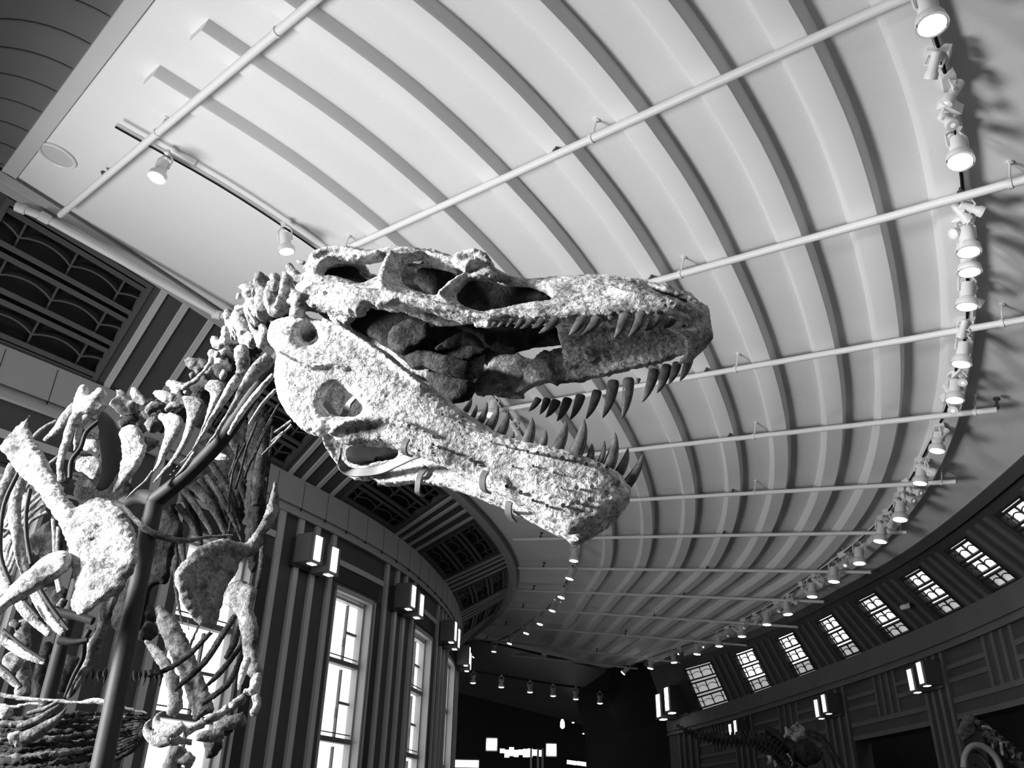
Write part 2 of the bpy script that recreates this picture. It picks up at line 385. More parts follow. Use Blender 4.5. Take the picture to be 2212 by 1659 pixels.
# ---- left wall: piers, tall windows
WL = [(9.75, 11.3), (13.75, 15.3), (17.78, 19.33), (21.82, 23.32), (25.85, 27.42), (29.85, 31.4), (33.85, 35.4)]
ZT, ZS = 5.98, .9
mb = MB(); e = 4.0
for a, b in WL+[(47.0, 47.1)]:
    mb.slab(*wstrip('L', e, a, -.05, 7.03, -.5, 0)); e = b
for a, b in WL:
    mb.slab(*wstrip('L', a, b, ZT, 7.03, -.5, 0)); mb.slab(*wstrip('L', a, b, -.05, ZS, -.5, 0))
obj('wall_left', mb, 'stone', kind='structure', smooth=False)
mbl = MB(); mbd = MB()
for (a0, b0), (a1, b1) in zip(WL, WL[1:]):
    p0, p1 = b0+.55, a1-.28                     # pier face, slightly proud, with pale reeds
    for k in (0, .34, .65, 1): mbl.slab(*wstrip('L', p0+(p1-p0)*k-.07, p0+(p1-p0)*k+.07, 0, 6.98, -.02, .07))
    mbl.slab(*wstrip('L', b0+.04, p0-.1, 6.40, 6.52, -.02, .04)); mbl.slab(*wstrip('L', a0-.18, b0+.04, 6.40, 6.52, -.02, .04))
    mbl.slab(*wstrip('L', b0+.13, b0+.2, 0, 5.98, -.02, .02))
    mbd.slab(*wstrip('L', b0+.2, p0-.12, 0, 6.0, -.02, .03)); mbd.slab(*wstrip('L', a0-.15, b0+.25, 6.06, 6.36, -.02, .02))
obj('trim_21', mbl, 'stone_light', kind='structure', smooth=False)
obj('trim_22', mbd, 'stone_dark', kind='structure', smooth=False)
zr = [ZT-.12, 4.53, 3.05, 1.58, ZS]
for i, (a, b) in enumerate(WL):
    fr = MB(); sg = wstrip
    fr.slab(*sg('L', a, a+.05, ZS, ZT, -.3, .03)); fr.slab(*sg('L', b-.06, b, ZS, ZT, -.3, .06)); fr.slab(*sg('L', a, b, ZT-.1, ZT, -.3, .05))
    fr.slab(*sg('L', b-.11, b-.08, ZS, ZT-.1, -.3, -.12)); fr.slab(*sg('L', a+.07, b-.1, ZT-.2, ZT-.14, -.32, -.12))
    wn = obj('window_%d' % (i+1), fr, 'frame', kind='structure', smooth=False)
    du = MB()
    for k in range(4):
        z1, z0 = zr[k], zr[k+1]
        du.slab(*sg('L', a+.05, b-.1, z0-.035, z0+.06, -.32, -.1))            # transom
        m_ = a+(b-a)*.6; du.slab(*sg('L', m_-.018, m_+.018, z0, z1-.1, -.26, -.2)) # mullion off centre
        zz = z0+(z1-z0)*.5; du.slab(*sg('L', m_, b-.16, zz-.025, zz+.025, -.32, -.2))
        du.slab(*sg('L', a+.05, b-.12, z0+.13, z0+.15, -.16, -.14))           # safety rail
        du.slab(*sg('L', m_-.03, m_+.0, zz-.3, zz-.12, -.26, -.22))
    obj('glazing_bar', du, 'mullion', wn, smooth=False)
    pn = MB().slab(*sg('L', a+.03, b-.03, ZS, ZT, -.3, -.27)); obj('pane', pn, 'pane', wn, smooth=False)
# ---- leaded grilles of the coves
def grille(side, a, b, vt, vb, n, bars, back, barmat, idx, hw):
    fr = MB(); C = LEFT if side == 'L' else RIGHT
    w = b-a; H = vb-vt; f = .025*hw; fv = .012*hw
    st = lambda s0, s1, v0, v1, o0=-.09, o1=-.03: fr.slab(*strip(side, s0, s1, v0, v1, o0, o1))
    st(a, a+2*f, vt, vb, -.1, .02); st(b-2*f, b, vt, vb, -.1, .02); st(a, b, vt, vt+2*fv, -.1, .02); st(a, b, vb-2*fv, vb, -.1, .02)
    wn = obj('window_%d' % idx, fr, barmat, kind='structure', smooth=False)
    lead = MB(); st2 = lambda s0, s1, v0, v1, o0=-.08, o1=-.045: lead.slab(*strip(side, s0, s1, v0, v1, o0, o1))
    for g in range(3):
        u0 = vt+H*(.075+g*.31); u1 = u0+H*.235
        st2(a, b, u0-fv, u0+fv, -.09, -.0); st2(a, b, u1-fv, u1+fv, -.09, -.0)
        um = (u0+u1)/2; cell = w/n
        for k in range(-1, n+1):
            s0 = a+cell*(k+.5)
            if a+.02 < s0 < b-.02: st2(s0-f*.35, s0+f*.35, u0, u1)
            pts = []
            for t in np.linspace(0, 1, 9):
                s = s0+cell*t
                if a <= s <= b: pts.append(cove(side, s, um-(math.sin(math.pi*t)**.8)*H*.055+H*.02, -.06))
            if len(pts) > 1: lead.tube(pts, .012*hw, 4)
    obj('leaded_bars', lead, barmat, wn, smooth=False)
    vm = vt+H*.69 if side == 'R' else vb+.03
    pn = MB().slab(*strip(side, a-.06, b+.06, vt-.03, vm, -.16, -.125)); obj('pane', pn, back if a < 32 or side == 'L' else 'pane_low', wn, smooth=False)
    if side == 'R': obj('lower_pane', MB().slab(*strip(side, a-.06, b+.06, vm, vb+.03, -.16, -.125)), 'pane_low', wn, smooth=False)
for i, (a, b) in enumerate(GRL): grille('L', a, b, .11, .98, 3, 3, 'dark_glass', 'grille', 20+i, 1.5)
for i, (a, b) in enumerate(GRR): grille('R', a, b, .24, 1.0, 3, 3, 'pane_clerestory', 'leading', 30+i, 1.0)
# ---- right wall: piers, strapwork panels, dark openings
PR = [(10.2, 11.2), (14.7, 15.75), (19.63, 20.67), (24.37, 25.74), (30.63, 32.3), (35.5, 37.4)]
mb = MB(); mb.slab(*wstrip('R', 4, 38.4, 3.6, 4.98, -.4, 0))
for a, b in PR: mb.slab(*wstrip('R', a, b, 0, 3.62, -.4, 0))
mb.slab(*wstrip('R', 32.3, 35.5, 2.9, 3.62, -.4, 0)); mb.slab(*wstrip('R', 25.74, 30.63, 2.3, 3.62, -.4, 0))
obj('wall_right', mb, 'stone_dark', kind='structure', smooth=False)
mb2 = MB(); mb2.slab(*wstrip('R', 38.4, 47.5, 0, ZR+.05, -.4, 0)); mb2.slab(*strip('R', 38.4, 47.5, -.02, 1.03, -.12, 0)); obj('wall_right_far', mb2, 'black', kind='structure', smooth=False)  # walling continued in black, standing in for the unlit room beyond
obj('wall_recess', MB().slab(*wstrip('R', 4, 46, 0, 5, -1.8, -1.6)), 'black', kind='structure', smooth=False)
mbl = MB(); 
for a, b in PR:
    for k in (.08, .38, .68, .95): mbl.slab(*wstrip('R', a+(b-a)*k-.05, a+(b-a)*k+.07, 0, 4.9, -.02, .06))
for (a0, b0), (a1, b1) in zip(PR, PR[1:]):
    w = a1-b0; c0, c1 = b0+w*.34, b0+w*.6
    for z in (4.53, 4.28): mbl.slab(*wstrip('R', b0, c0, z, z+.09, -.02, .03)); mbl.slab(*wstrip('R', c1, a1, z, z+.09, -.02, .03))
    for z in (3.9, 3.6): mbl.slab(*wstrip('R', b0, a1, z, z+.1, -.02, .03))
    for k in range(4): s = c0+(c1-c0)*k/3; mbl.slab(*wstrip('R', s-.05, s+.05, 3.95, 4.92, -.02, .03))
obj('trim_23', mbl, 'stone', kind='structure', smooth=False)

# ================================================================ things on the walls and the ceiling
ORD = ['first', 'second', 'third', 'fourth', 'fifth', 'sixth', 'seventh', 'eighth', 'ninth', 'tenth', 'eleventh', 'twelfth', 'thirteenth', 'fourteenth',
       'fifteenth', 'sixteenth', 'seventeenth', 'eighteenth', 'nineteenth', 'twentieth', 'twenty-first', 'twenty-second', 'twenty-third', 'twenty-fourth',
       'twenty-fifth', 'twenty-sixth', 'twenty-seventh', 'twenty-eighth', 'twenty-ninth', 'thirtieth']
# ---- sconces: two upright lanterns side by side
def sconce(side, s, z, label, group, bright='sconce_glass', sc=1.0, o=.06):
    root = empty('wall_sconce', wallpt(side, s, z, o), label, 'wall lamp', group)
    if side == 'L': ss = [(s-.52*sc, s-.1*sc), (s+.02*sc, s+.44*sc)]
    else: ss = [(s-.44*sc, s-.02*sc), (s+.1*sc, s+.52*sc)]
    obj('back_plate', MB().slab(*wstrip(side, ss[0][0], ss[1][1], z-.3*sc, z+.27*sc, o-.08, o+.05)), 'bronze', root, smooth=False)
    for k, (a, b) in enumerate(ss):
        dz = (.04 if k == 0 else -.04)*sc; dp = .42*sc
        hb = MB().slab(*wstrip(side, a, b, z-.28*sc+dz, z+.28*sc+dz, o+.04, o+dp))
        hh = obj('lantern_housing', hb, 'lantern' if side == 'L' else 'bronze', root, smooth=False)
        obj('light_panel', MB().slab(*wstrip(side, a+.13*sc, b-.1*sc, z-.23*sc+dz, z+.25*sc+dz, o+dp-.01, o+dp+.015)), bright, hh, smooth=False)
        obj('bottom_light', MB().slab(*wstrip(side, a+.15*sc, b-.1*sc, z-.295*sc+dz, z-.275*sc+dz, o+dp*.6, o+dp*.88)), bright, hh, smooth=False)
    return root
GS = 'sconces on the piers of the left wall'
sconce('L', 20.8, 6.28, 'double bronze wall lantern on the left wall, nearest and largest', GS)
sconce('L', 24.75, 6.28, 'double bronze wall lantern between the two tall bright windows', GS)
sconce('L', 28.6, 6.26, 'double wall lantern just right of the second tall window, seen edge-on', GS)
sconce('L', 31.9, 6.2, 'smallest and farthest double lantern on the left wall, under the dark cornice', GS)
GS = 'sconces on the piers of the right wall'
sconce('R', 20.15, 4.48, 'double wall lantern with two white strips, rightmost on the right wall', GS, 'sconce_glass', .85)
sconce('R', 25.05, 4.48, 'double wall lantern on the right wall, second from the right', GS, 'sconce_glass', .85)
sconce('R', 31.4, 4.5, 'wall lantern on the right wall half hidden behind the long dark tail', GS, 'sconce_glass', .85)
sconce('R', 36.9, 5.95, 'brightly glowing double lantern at the far end of the right wall', GS, 'lamp_bright', 1.7)
# ---- sprinkler pipes
DP = .25
def pipe(name, a, b, label, heads=(), hangers=(), r=.035, drop=DP):
    root = empty(name, cpt(*a, drop), label, 'pipe', 'white pipes under the ceiling')
    obj('pipe_run', MB().tube([cpt(*a, drop), cpt(*b, drop)], r, 10), 'pipe', root)
    ea, eb = np.array(a), np.array(b)
    for (px, py) in heads:
        e = np.array(onceil(px, py, drop)); t = (e-ea)@(eb-ea)/((eb-ea)@(eb-ea)); e = ea+(eb-ea)*t
        h = MB().lathe(cpt(*e, drop-.02), NRM, [(0, .03), (.04, .035), (.05, .02), (.12, .018), (.13, .045), (.15, .045)], 8)
        obj('sprinkler_head', h, 'bronze', root)
    for (px, py) in hangers:
        e = np.array(onceil(px, py, drop)); t = (e-ea)@(eb-ea)/((eb-ea)@(eb-ea)); e = ea+(eb-ea)*t
        h = MB().tube([cpt(*e, drop), cpt(*e, .0)], .012, 6); h.lathe(cpt(*e, 0.02), NRM, [(0, .03), (.03, .03)], 8)
        h.lathe(cpt(*e, drop)-E1*.02, E1, [(0, r*1.25), (.04, r*1.25)], 10)
        obj('hanger', h, 'pipe', root)
pipe('sprinkler_pipe', (12.6, -1.72), (4.5, -1.66), 'white pipe crossing the upper left corner of the ceiling', [(210, 392)], [(345, 290), (600, 70)], .045)
pipe('sprinkler_pipe', (9.6, -4.28), (.6, -4.2), 'white pipe across the ceiling just above the skull', [(1190, 328)], [(1271, 292), (740, 540)], .042)
pipe('sprinkler_pipe', (9.8, -6.52), (.4, -6.48), 'white pipe meeting the ceiling above the tip of the snout', [(1407, 612), (2075, 425)], [(1474, 596), (2180, 392)], .042)
pipe('sprinkler_pipe', (11.2, -8.7), (1.0, -8.67), 'white pipe right of the upper front teeth', [(1526, 810)], [(1591, 799), (2165, 698)], .04)
pipe('sprinkler_pipe', (12.6, -10.67), (2.97, -10.64), 'white pipe ending in an elbow, just above the tips of the lower front teeth', [(1577, 950), (2153, 885)], [(1631, 945), (2108, 892)], .04)
pipe('sprinkler_pipe', (14.0, -12.78), (4.15, -12.79), 'white pipe meeting the chin of the lower jaw', [(1582, 1068)], [(2033, 1041), (1630, 1066)], .038)
pipe('sprinkler_pipe', (15.5, -14.81), (5.64, -14.87), 'thin white pipe directly under the lower jaw', [(1565, 1158), (1165, 1163)], [(1945, 1150)], .036)
pipe('sprinkler_pipe', (17.4, -17.09), (7.18, -17.1), 'eighth pipe from the front, thin and pale, crossing under the chin', [(1527, 1232), (1170, 1226)], [], .036)
pipe('sprinkler_pipe', (19.5, -19.28), (9.2, -19.32), 'ninth pipe from the front, first of the pipes that look grey', [(1471, 1285), (1152, 1276)], [(1352, 1284)], .036)
pipe('sprinkler_pipe', (22.1, -21.47), (11.0, -21.75), 'tenth pipe from the front, grey against the ribbed ceiling', [(1410, 1332), (1125, 1313)], [], .036)
pipe('sprinkler_pipe', (25.4, -24.2), (13.2, -24.29), 'third pipe from the far end of the ceiling', [(1345, 1370), (1088, 1350)], [(1360, 1370)], .036)
pipe('sprinkler_pipe', (29.6, -27.11), (17.2, -27.9), 'second pipe from the far end of the ceiling', [(1272, 1402), (1040, 1378)], [], .036)
pipe('sprinkler_pipe', (33.2, -29.9), (22.1, -29.9), 'pipe nearest the dark far end of the ceiling', [(1200, 1430)], [], .036)
root = empty('sprinkler_main', cpt(12.9, -1.55, .3), 'thick white pipe along the edge of the ceiling above the dark grille at left', 'pipe')
mpts = [cpt(12.98, -1.3, .3), cpt(12.85, -1.6, .3), cpt(12.75, -3.2, .3), cpt(12.7, -4.41, .3), cpt(12.45, -4.62, .3), cpt(11.9, -4.62, .3)]
obj('pipe_run', MB().tube(mpts, .055, 12), 'pipe', root)
for k in (0, 1, 3, 4): obj('coupling', MB().lathe(mpts[k]-_unit(mpts[k+1]-mpts[k])*.08, mpts[k+1]-mpts[k], [(0, .05), (.01, .075), (.15, .075), (.16, .05)], 12), 'pipe', root)
# ---- ceiling speaker and small fittings
e = onceil(125, 335); root = empty('ceiling_speaker', cpt(*e), 'round white-rimmed speaker set in the ceiling at upper left', 'speaker')
obj('rim', MB().tube([cpt(e[0]+.23*math.cos(a), e[1]+.23*math.sin(a), .015) for a in np.linspace(0, 2*math.pi, 33)], .022, 6, caps=False), 'white_metal', root)
obj('speaker_grille', MB().lathe(cpt(*e, .0), -NRM, [(0, .22), (.012, .22), (.013, .0)], 32), 'speaker', root)
q = wallpt('R', 0, 0)
def camera_thing(px, py, Y, label):
    p = min((cove('R', s, v, .16) for s in np.linspace(15, 26, 120) for v in np.linspace(.3, .9, 40)), key=lambda q: (proj(q)[0]-px)**2+(proj(q)[1]-py)**2)
    r = empty('security_camera', p, label, 'camera')
    obj('camera_body', MB().tube([p+np.array([0, -.12, -.03]), p+np.array([0, .14, 0])], [.05, .055], 8), 'white_metal', r)
    obj('bracket', MB().tube([p+np.array([0, .1, 0]), p+np.array([.1, .1, .06]), p+np.array([.24, .1, .12])], .02, 6), 'white_metal', r)
camera_thing(1956, 1308, 19.2, 'small white camera box on the dark pier between two leaded windows at right')
# ---- track lighting
DT = .12
INNER = [(9.83, -1.37), (9.55, -2.8), (9.49, -3.99), (9.7, -6.2), (10.03, -8.2), (10.6, -9.6), (11.7, -12.0), (13.33, -14.56), (14.37, -16.01), (15.74, -17.51), (17.29, -19.05), (19.01, -20.62),
         (21.05, -22.36), (23.21, -24.0), (26.03, -26.08), (28.87, -27.98), (32.0, -30.0)]
OUTER = [(1.5, -2.5), (1.67, -4.32), (1.76, -5.07), (1.88, -5.64), (2.02, -6.27), (2.23, -7.05), (2.54, -8.12), (2.81, -8.92), (3.13, -9.61), (3.65, -10.76), (4.1, -11.56), (4.94, -12.97),
         (5.99, -14.52), (7.05, -15.82), (8.63, -17.58), (10.11, -19.22), (12.83, -21.84), (16.21, -24.82), (20.36, -28.13), (22.5, -29.9)]
def track(name, tab, label):
    c = spl(tab, 120); P = [cpt(a, b, DT) for a, b in c]
    root = empty(name, P[0], label, 'lighting track')
    obj('rail', MB().tube(P, .035, 4, flat=(1.0, .7), up=NRM), 'track', root, smooth=False)
    obj('slot', MB().tube([cpt(a, b, DT+.034) for a, b in c], .014, 4, up=NRM), 'black', root, smooth=False)
    mb = MB()
    for k in range(3, len(c), 8): mb.tube([cpt(*c[k], DT), cpt(*c[k], -.01)], .012, 6)
    obj('stem', mb, 'track', root)
    return np.array(P), c
PIN, CIN = track('light_track', INNER, 'curved lighting track from upper left that passes behind the skull')
POUT, COUT = track('light_track', OUTER, 'long curved lighting track down the right side of the ceiling')
def template_can():
    r = empty('spotlight', (0, 0, 0)); a = np.array([0, 0, -1.])
    body = MB().lathe((0, 0, -.14), a, [(0, .03), (.004, .065), (.1, .07), (.17, .072), (.2, .105), (.27, .115), (.272, .1), (.25, .09)], 18)
    obj('lamp_can', body, 'white_metal', r)
    obj('lens', MB().lathe((0, 0, -.385), a, [(0, .098), (.012, .102), (.03, .09), (.04, .06), (.043, 0)], 18), 'lens', r)
    y = MB().tube([(-.085, 0, -.24), (-.09, 0, -.1), (-.03, 0, -.03), (.03, 0, -.03), (.09, 0, -.1), (.085, 0, -.24)], .012, 6); obj('yoke', y, 'white_metal', r)
    obj('adapter', MB().box((0, 0, -.015), np.eye(3), (.03, .07, .025)), 'white_metal', r, smooth=False)
    return r
def template_head(lit):
    r = empty('small_spotlight', (0, 0, 0)); d = _unit([.75, 0, -.66])
    b = MB().lathe(np.array([0, 0, -.15])-d*.1, d, [(0, .026), (.01, .036), (.14, .038), (.16, .05), (.2, .05), (.202, .042)], 12); obj('lamp_barrel', b, 'white_metal', r)
    obj('lens', MB().lathe(np.array([0, 0, -.15])+d*.088, d, [(0, .046), (.012, .04), (.016, 0)], 12), 'lens' if lit else 'lens_dim', r)
    obj('adapter', MB().box((0, 0, -.03), np.eye(3), (.05, .08, .04)), 'white_metal', r, smooth=False)
    obj('yoke', MB().tube([(0, -.06, -.05), (0, -.06, -.16), (0, .06, -.16), (0, .06, -.05)], .01, 6), 'white_metal', r)
    return r
CANT, HON, HOFF = template_can(), template_head(True), template_head(False)
FIRST = {}
def place(tmpl, P, px, py, hang, label, group, rot=None, sc=1.0):
    # find the place on the rail whose lamp would be seen at this pixel
    best = None
    for p in P:
        q = p-np.array([0, 0, hang]); u, v, z = proj(q)
        if z > 0:
            d = (u-px)**2+(v-py)**2
            if best is None or d < best[0]: best = (d, p)
    p = best[1]
    # small tilt so that the lamp points where the photo shows it
    d = _unit(ray(px, py)); tgt = CAM+d*np.linalg.norm(p-np.array([0, 0, hang])-CAM)
    ax = tgt-p; ax = _unit(ax) if tgt[2] < p[2]-.1 else np.array([0, 0, -1.])
    if id(tmpl) in FIRST: o = copy_tree(tmpl)
    else: o = tmpl; FIRST[id(tmpl)] = 1
    q = Vector((0, 0, -1)).rotation_difference(Vector(tuple(ax)))
    if rot is not None: q = q @ Matrix.Rotation(rot, 3, 'Z').to_quaternion()
    o.rotation_mode = 'QUATERNION'; o.rotation_quaternion = q; o.location = tuple(p); o.scale = (sc, sc, sc)
    props(o, label, 'spotlight', group); return o, p, ax
CANS_OUT = [(2012, 50), (2072, 337), (2092, 540), (2095, 593), (2088, 669), (2076, 787), (2062, 859), (2024, 971), (1987, 1043), (1944, 1105), (1902, 1158), (1855, 1201), (1801, 1248),
            (1754, 1281), (1700, 1314), (1656, 1337), (1602, 1365), (1553, 1386), (1506, 1404), (1455, 1422), (1406, 1436), (1349, 1450)]
HEADS_OUT = [(2013, 150, 0), (2068, 215, 0), (2040, 285, 0), (2105, 458, 0), (2072, 484, 1), (2070, 515, 1), (2105, 655, 0), (2081, 708, 1), (2085, 825, 0), (2050, 842, 1), (2064, 878, 0), (2033, 938, 1), (2000, 1010, 1),
             (1996, 1024, 1), (1978, 1068, 0), (1962, 1080, 0), (1946, 1092, 1), (1930, 1130, 0), (1908, 1146, 1), (1832, 1220, 1), (1742, 1285, 0), (1768, 1270, 0), (1690, 1325, 0), (1712, 1300, 0), (1640, 1348, 0), (1578, 1375, 0), (1592, 1372, 1),
             (1612, 1355, 0), (1470, 1410, 1), (1516, 1402, 1)]
CANS_IN = [(338, 385), (620, 552), (1062, 890), (1234, 1157), (1240, 1205), (1231, 1246), (1215, 1281), (1195, 1312), (1169, 1338), (1139, 1360), (1103, 1383), (1068, 1401), (1020, 1420)]
HEADS_IN = [(1112, 925, 0), (1241, 1172, 1), (1246, 1190, 1), (1203, 1294, 0), (1208, 1300, 0), (1160, 1338, 0)]
for k, (x, y) in enumerate(CANS_OUT):
    lb = 'white can spotlight, lit, %s counting down the curved track at the right' % ORD[k]
    place(CANT, POUT, x, y, .4, lb, 'can spotlights on the right track', sc=1.0 if k < 9 else 1.15)
for k, (x, y, l) in enumerate(HEADS_OUT):
    lb = 'small %s adjustable spotlight, %s small one down the right-hand track' % ('lit' if l else 'unlit', ORD[k])
    place(HON if l else HOFF, POUT, x, y, .2, lb, 'small spotlights on the right track', rot=random.choice([0, 2.6, 1.2, -1.2, 3.6]), sc=1.05 if k < 10 else 1.3)
LI = ['white can spotlight, lit, at upper left beside the end of the track', 'white can spotlight glowing just behind the top of the neck', 'white lamp seen between the rear teeth of the open jaws',
      'bright lamp immediately under the chin of the lower jaw']
for k, (x, y) in enumerate(CANS_IN):
    lb = LI[k] if k < 4 else 'lit can spotlight, %s in the string below the chin' % ORD[k-3]
    place(CANT, PIN, x, y, .4, lb, 'can spotlights on the left track', sc=1.15 if k > 3 else 1.0)
for k, (x, y, l) in enumerate(HEADS_IN):
    place(HON if l else HOFF, PIN, x, y, .2, ['small unlit spotlight seen through the teeth right of the lamp', 'upper small lit spotlight just below the chin', 'lower small lit spotlight just below the chin',
          'upper small unlit spotlight left of the fourth lamp under the chin', 'lower small unlit spotlight left of the fourth lamp under the chin', 'small unlit spotlight clipped beside the sixth lamp under the chin'][k],
          'small spotlights on the left track', rot=1.0+k, sc=1.2)
# far row on the dark soffit
FAR = [(1022, 1469), (1083, 1478), (1145, 1489), (1195, 1497), (1244, 1504), (1296, 1513), (1343, 1521), (1370, 1485)]
PF = [at(x, y, 41.0)+np.array([0, 0, .4]) for x, y in FAR[:7]]
root = empty('light_track', PF[0], 'straight dark track carrying a row of lamps at the far end', 'lighting track')
obj('rail', MB().tube([PF[0]-(PF[1]-PF[0])*.3]+PF, .05, 4), 'bronze', root, smooth=False)
for k, (x, y) in enumerate(FAR):
    place(CANT, np.array([at(x, y, 41.0)+np.array([0, 0, .4])]), x, y, .4, 'distant lit spotlight, %s from the left in the lowest far row' % ORD[k] if k < 7 else 'single lit spotlight above the right end of the lowest far row',
          'far row of spotlights', sc=1.3)
# ---- lamps and openings of the far end
def lit_box(name, px, py, Y, w, h, d, matn, label, cat, parts=None):
    p = at(px, py, Y); r = empty(name, p, label, cat)
    obj('housing', MB().box(p+np.array([0, .12, 0]), np.eye(3), (w/2+.05, .1, h/2+.06)), 'bronze', r, smooth=False)
    obj('light_panel', MB().box(p, np.eye(3), (w/2, .06, h/2)), matn, r, smooth=False); return r
lit_box('wall_lamp', 1062, 1608, 45, .5, .52, .2, 'lamp_bright', 'square glowing lamp on the dark far wall, leftmost of three', 'wall lamp')
lit_box('wall_lamp', 1191, 1620, 45, .46, .52, .2, 'lamp_bright', 'square glowing lamp on the dark far wall, middle of three', 'wall lamp')
lit_box('wall_lamp', 1445, 1645, 43, .38, .42, .2, 'lamp_bright', 'square glowing lamp at the foot of the right wall, rightmost of three', 'wall lamp')
lit_box('transom_light', 1008, 1650, 46, 1.2, .32, .2, 'sconce_glass', 'bright strip of window over a far doorway at bottom, left of the lamps', 'window')
r = empty('transom_light', at(1125, 1627, 46), 'ragged bright window strip between the two far square lamps', 'window')
mb = MB()
for k in range(9):
    p = at(1085+k*10, 1622+abs(math.sin(k*1.7))*6, 46); mb.box(p, np.eye(3), (.12, .05, .1+.1*abs(math.sin(k*2.3))))
obj('light_panel', mb, 'sconce_glass', r, smooth=False)
mb = MB()
for x in (1147, 1162, 1172): mb.box(at(x, 1650, 45.9), np.eye(3), (.05, .05, .7))
obj('door_post', mb, 'frame', r, smooth=False)
r = empty('display_light', at(1268, 1651, 46), 'long slanting bright light strip low on the far wall', 'lamp')
mb = MB(); 
for k in range(4): a, b = at(1226+k*22, 1646+k*2.6, 46), at(1244+k*22, 1648.5+k*2.6, 46); mb.box((a+b)/2, [_unit(b-a), (0, 1, 0), _unit(np.cross(b-a, (0, -1, 0)))], (np.linalg.norm(b-a)/2+.03, .04, .09))
obj('light_panel', mb, 'sconce_glass', r, smooth=False)
r = empty('exhibit_sign', at(1215, 1566, 46), 'small glowing pendant light high on the black far wall', 'lamp')
obj('light_panel', MB().lathe(at(1215, 1574, 46), (0, 0, 1), [(0, .05), (.08, .12), (.3, .11), (.45, .05)], 10), 'sconce_glass', r)
for k, (x, y) in enumerate([(1238, 1561), (1277, 1566), (1317, 1571), (1261, 1585), (1295, 1591), (1329, 1594), (1272, 1591), (1272, 1601)]):
    tagd = MB().box(at(x, y, 46), np.eye(3), (.06, .03, .025))
    o = obj('ceiling_downlight', tagd, 'sconce_glass', None, 'tiny downlight seen through the black far wall, %s of the scatter' % ORD[k], 'lamp', 'tiny downlights in the far dark room', smooth=False)

# ================================================================ the mounted skeleton in the foreground
A_ = math.radians(12.0)
SF, SL, SU = np.array([math.cos(A_), -math.sin(A_), 0]), np.array([math.sin(A_), math.cos(A_), 0]), np.array([0, 0, 1.])
LM = 2.5                                    # distance of the skull's middle plane
def sk(px, py, w):                          # point of the skull seen at a pixel, w metres on the near side of the middle plane
    d = ray(px, py); return CAM + d*((LM-w)/(d@SL))
def mir(p): q = p-CAM; return CAM + q - 2*(q@SL-LM)*SL
def C1(x, y): return 560+x*.27125, 500+y*.27125
def C2(x, y): return 960+x*.27125, 560+y*.27125
def C3(x, y): return 680+x*.33454, 850+y*.33454
def C4(x, y): return x*.30137, 780+y*.30137
def C5(x, y): return x*.30082, 1160+y*.30082
def inside(p, poly):
    c = False; x, y = p; j = len(poly)-1
    for i in range(len(poly)):
        a, b = poly[i], poly[j]
        if (a[1] > y) != (b[1] > y) and x < (b[0]-a[0])*(y-a[1])/(b[1]-a[1])+a[0]: c = not c
        j = i
    return c
def dens(poly, step, closed=True):
    out = []; n = len(poly)
    for i in range(n if closed else n-1):
        a, b = np.array(poly[i], float), np.array(poly[(i+1) % n], float); k = max(1, int(np.linalg.norm(b-a)/step))
        for t in range(k): out.append(tuple(a+(b-a)*t/k))
    if not closed: out.append(tuple(poly[-1]))
    return out
def smooth_poly(poly, it=1):
    for _ in range(it):
        q = []; n = len(poly)
        for i in range(n):
            a, b = np.array(poly[i], float), np.array(poly[(i+1) % n], float); q += [tuple(a*.75+b*.25), tuple(a*.25+b*.75)]
        poly = q
    return poly
def plate(mb, outline, holes, front, back, step=9, mirror=None, smooth=1, edge=14.0, bevel=.02):
    # a closed bony plate: outline and holes in pixels, front(px, py) / back(px, py, point) in space
    if smooth: outline = smooth_poly(outline, smooth); holes = [smooth_poly(h, smooth) for h in holes]
    rings = [dens(outline, step)]+[dens(h, step) for h in holes]
    vs = []; es = []
    for r in rings:
        o = len(vs); vs += r; es += [(o+i, o+(i+1) % len(r)) for i in range(len(r))]
    nb = len(vs); bpts = np.array(vs)
    xs = [p[0] for p in rings[0]]; ys = [p[1] for p in rings[0]]
    y = min(ys); row = 0
    while y < max(ys):
        x = min(xs)+(step/2 if row % 2 else 0)
        while x < max(xs):
            p = (x+random.uniform(-1, 1)*step*.1, y+random.uniform(-1, 1)*step*.1)
            if inside(p, rings[0]) and not any(inside(p, h) for h in rings[1:]):
                if np.min(np.hypot(*(bpts-np.array(p)).T)) > step*.6: vs.append(p)
            x += step
        y += step*.87; row += 1
    co, ed, fa = delaunay_2d_cdt([Vector(v) for v in vs], es, [], 0, 1e-4)[:3]
    co = [(c.x, c.y) for c in co]; tri = []
    for f in fa:
        c = np.mean([co[i] for i in f], axis=0)
        if inside(c, rings[0]) and not any(inside(c, h) for h in rings[1:]): tri.append(tuple(f))
    F = []; B = []
    for (x, y) in co:
        d = np.min(np.hypot(*(bpts-np.array((x, y))).T)); bl = bevel*(1-min(1, d/edge))**2
        f = front(x, y, bl); F.append(f); B.append(back(x, y, f, bl))
    n = len(co); fs = [t for t in tri]+[tuple(n+i for i in t[::-1]) for t in tri]
    cnt = {}
    for t in tri:
        for i in range(len(t)):
            a, b = t[i], t[(i+1) % len(t)]; cnt[(a, b)] = 1
    for (a, b) in list(cnt):
        if (b, a) not in cnt: fs.append((b, a, n+a, n+b))
    mb.add(F+B, fs)
    if mirror: mb.add([mirror(p) for p in F+B], [f[::-1] for f in fs])
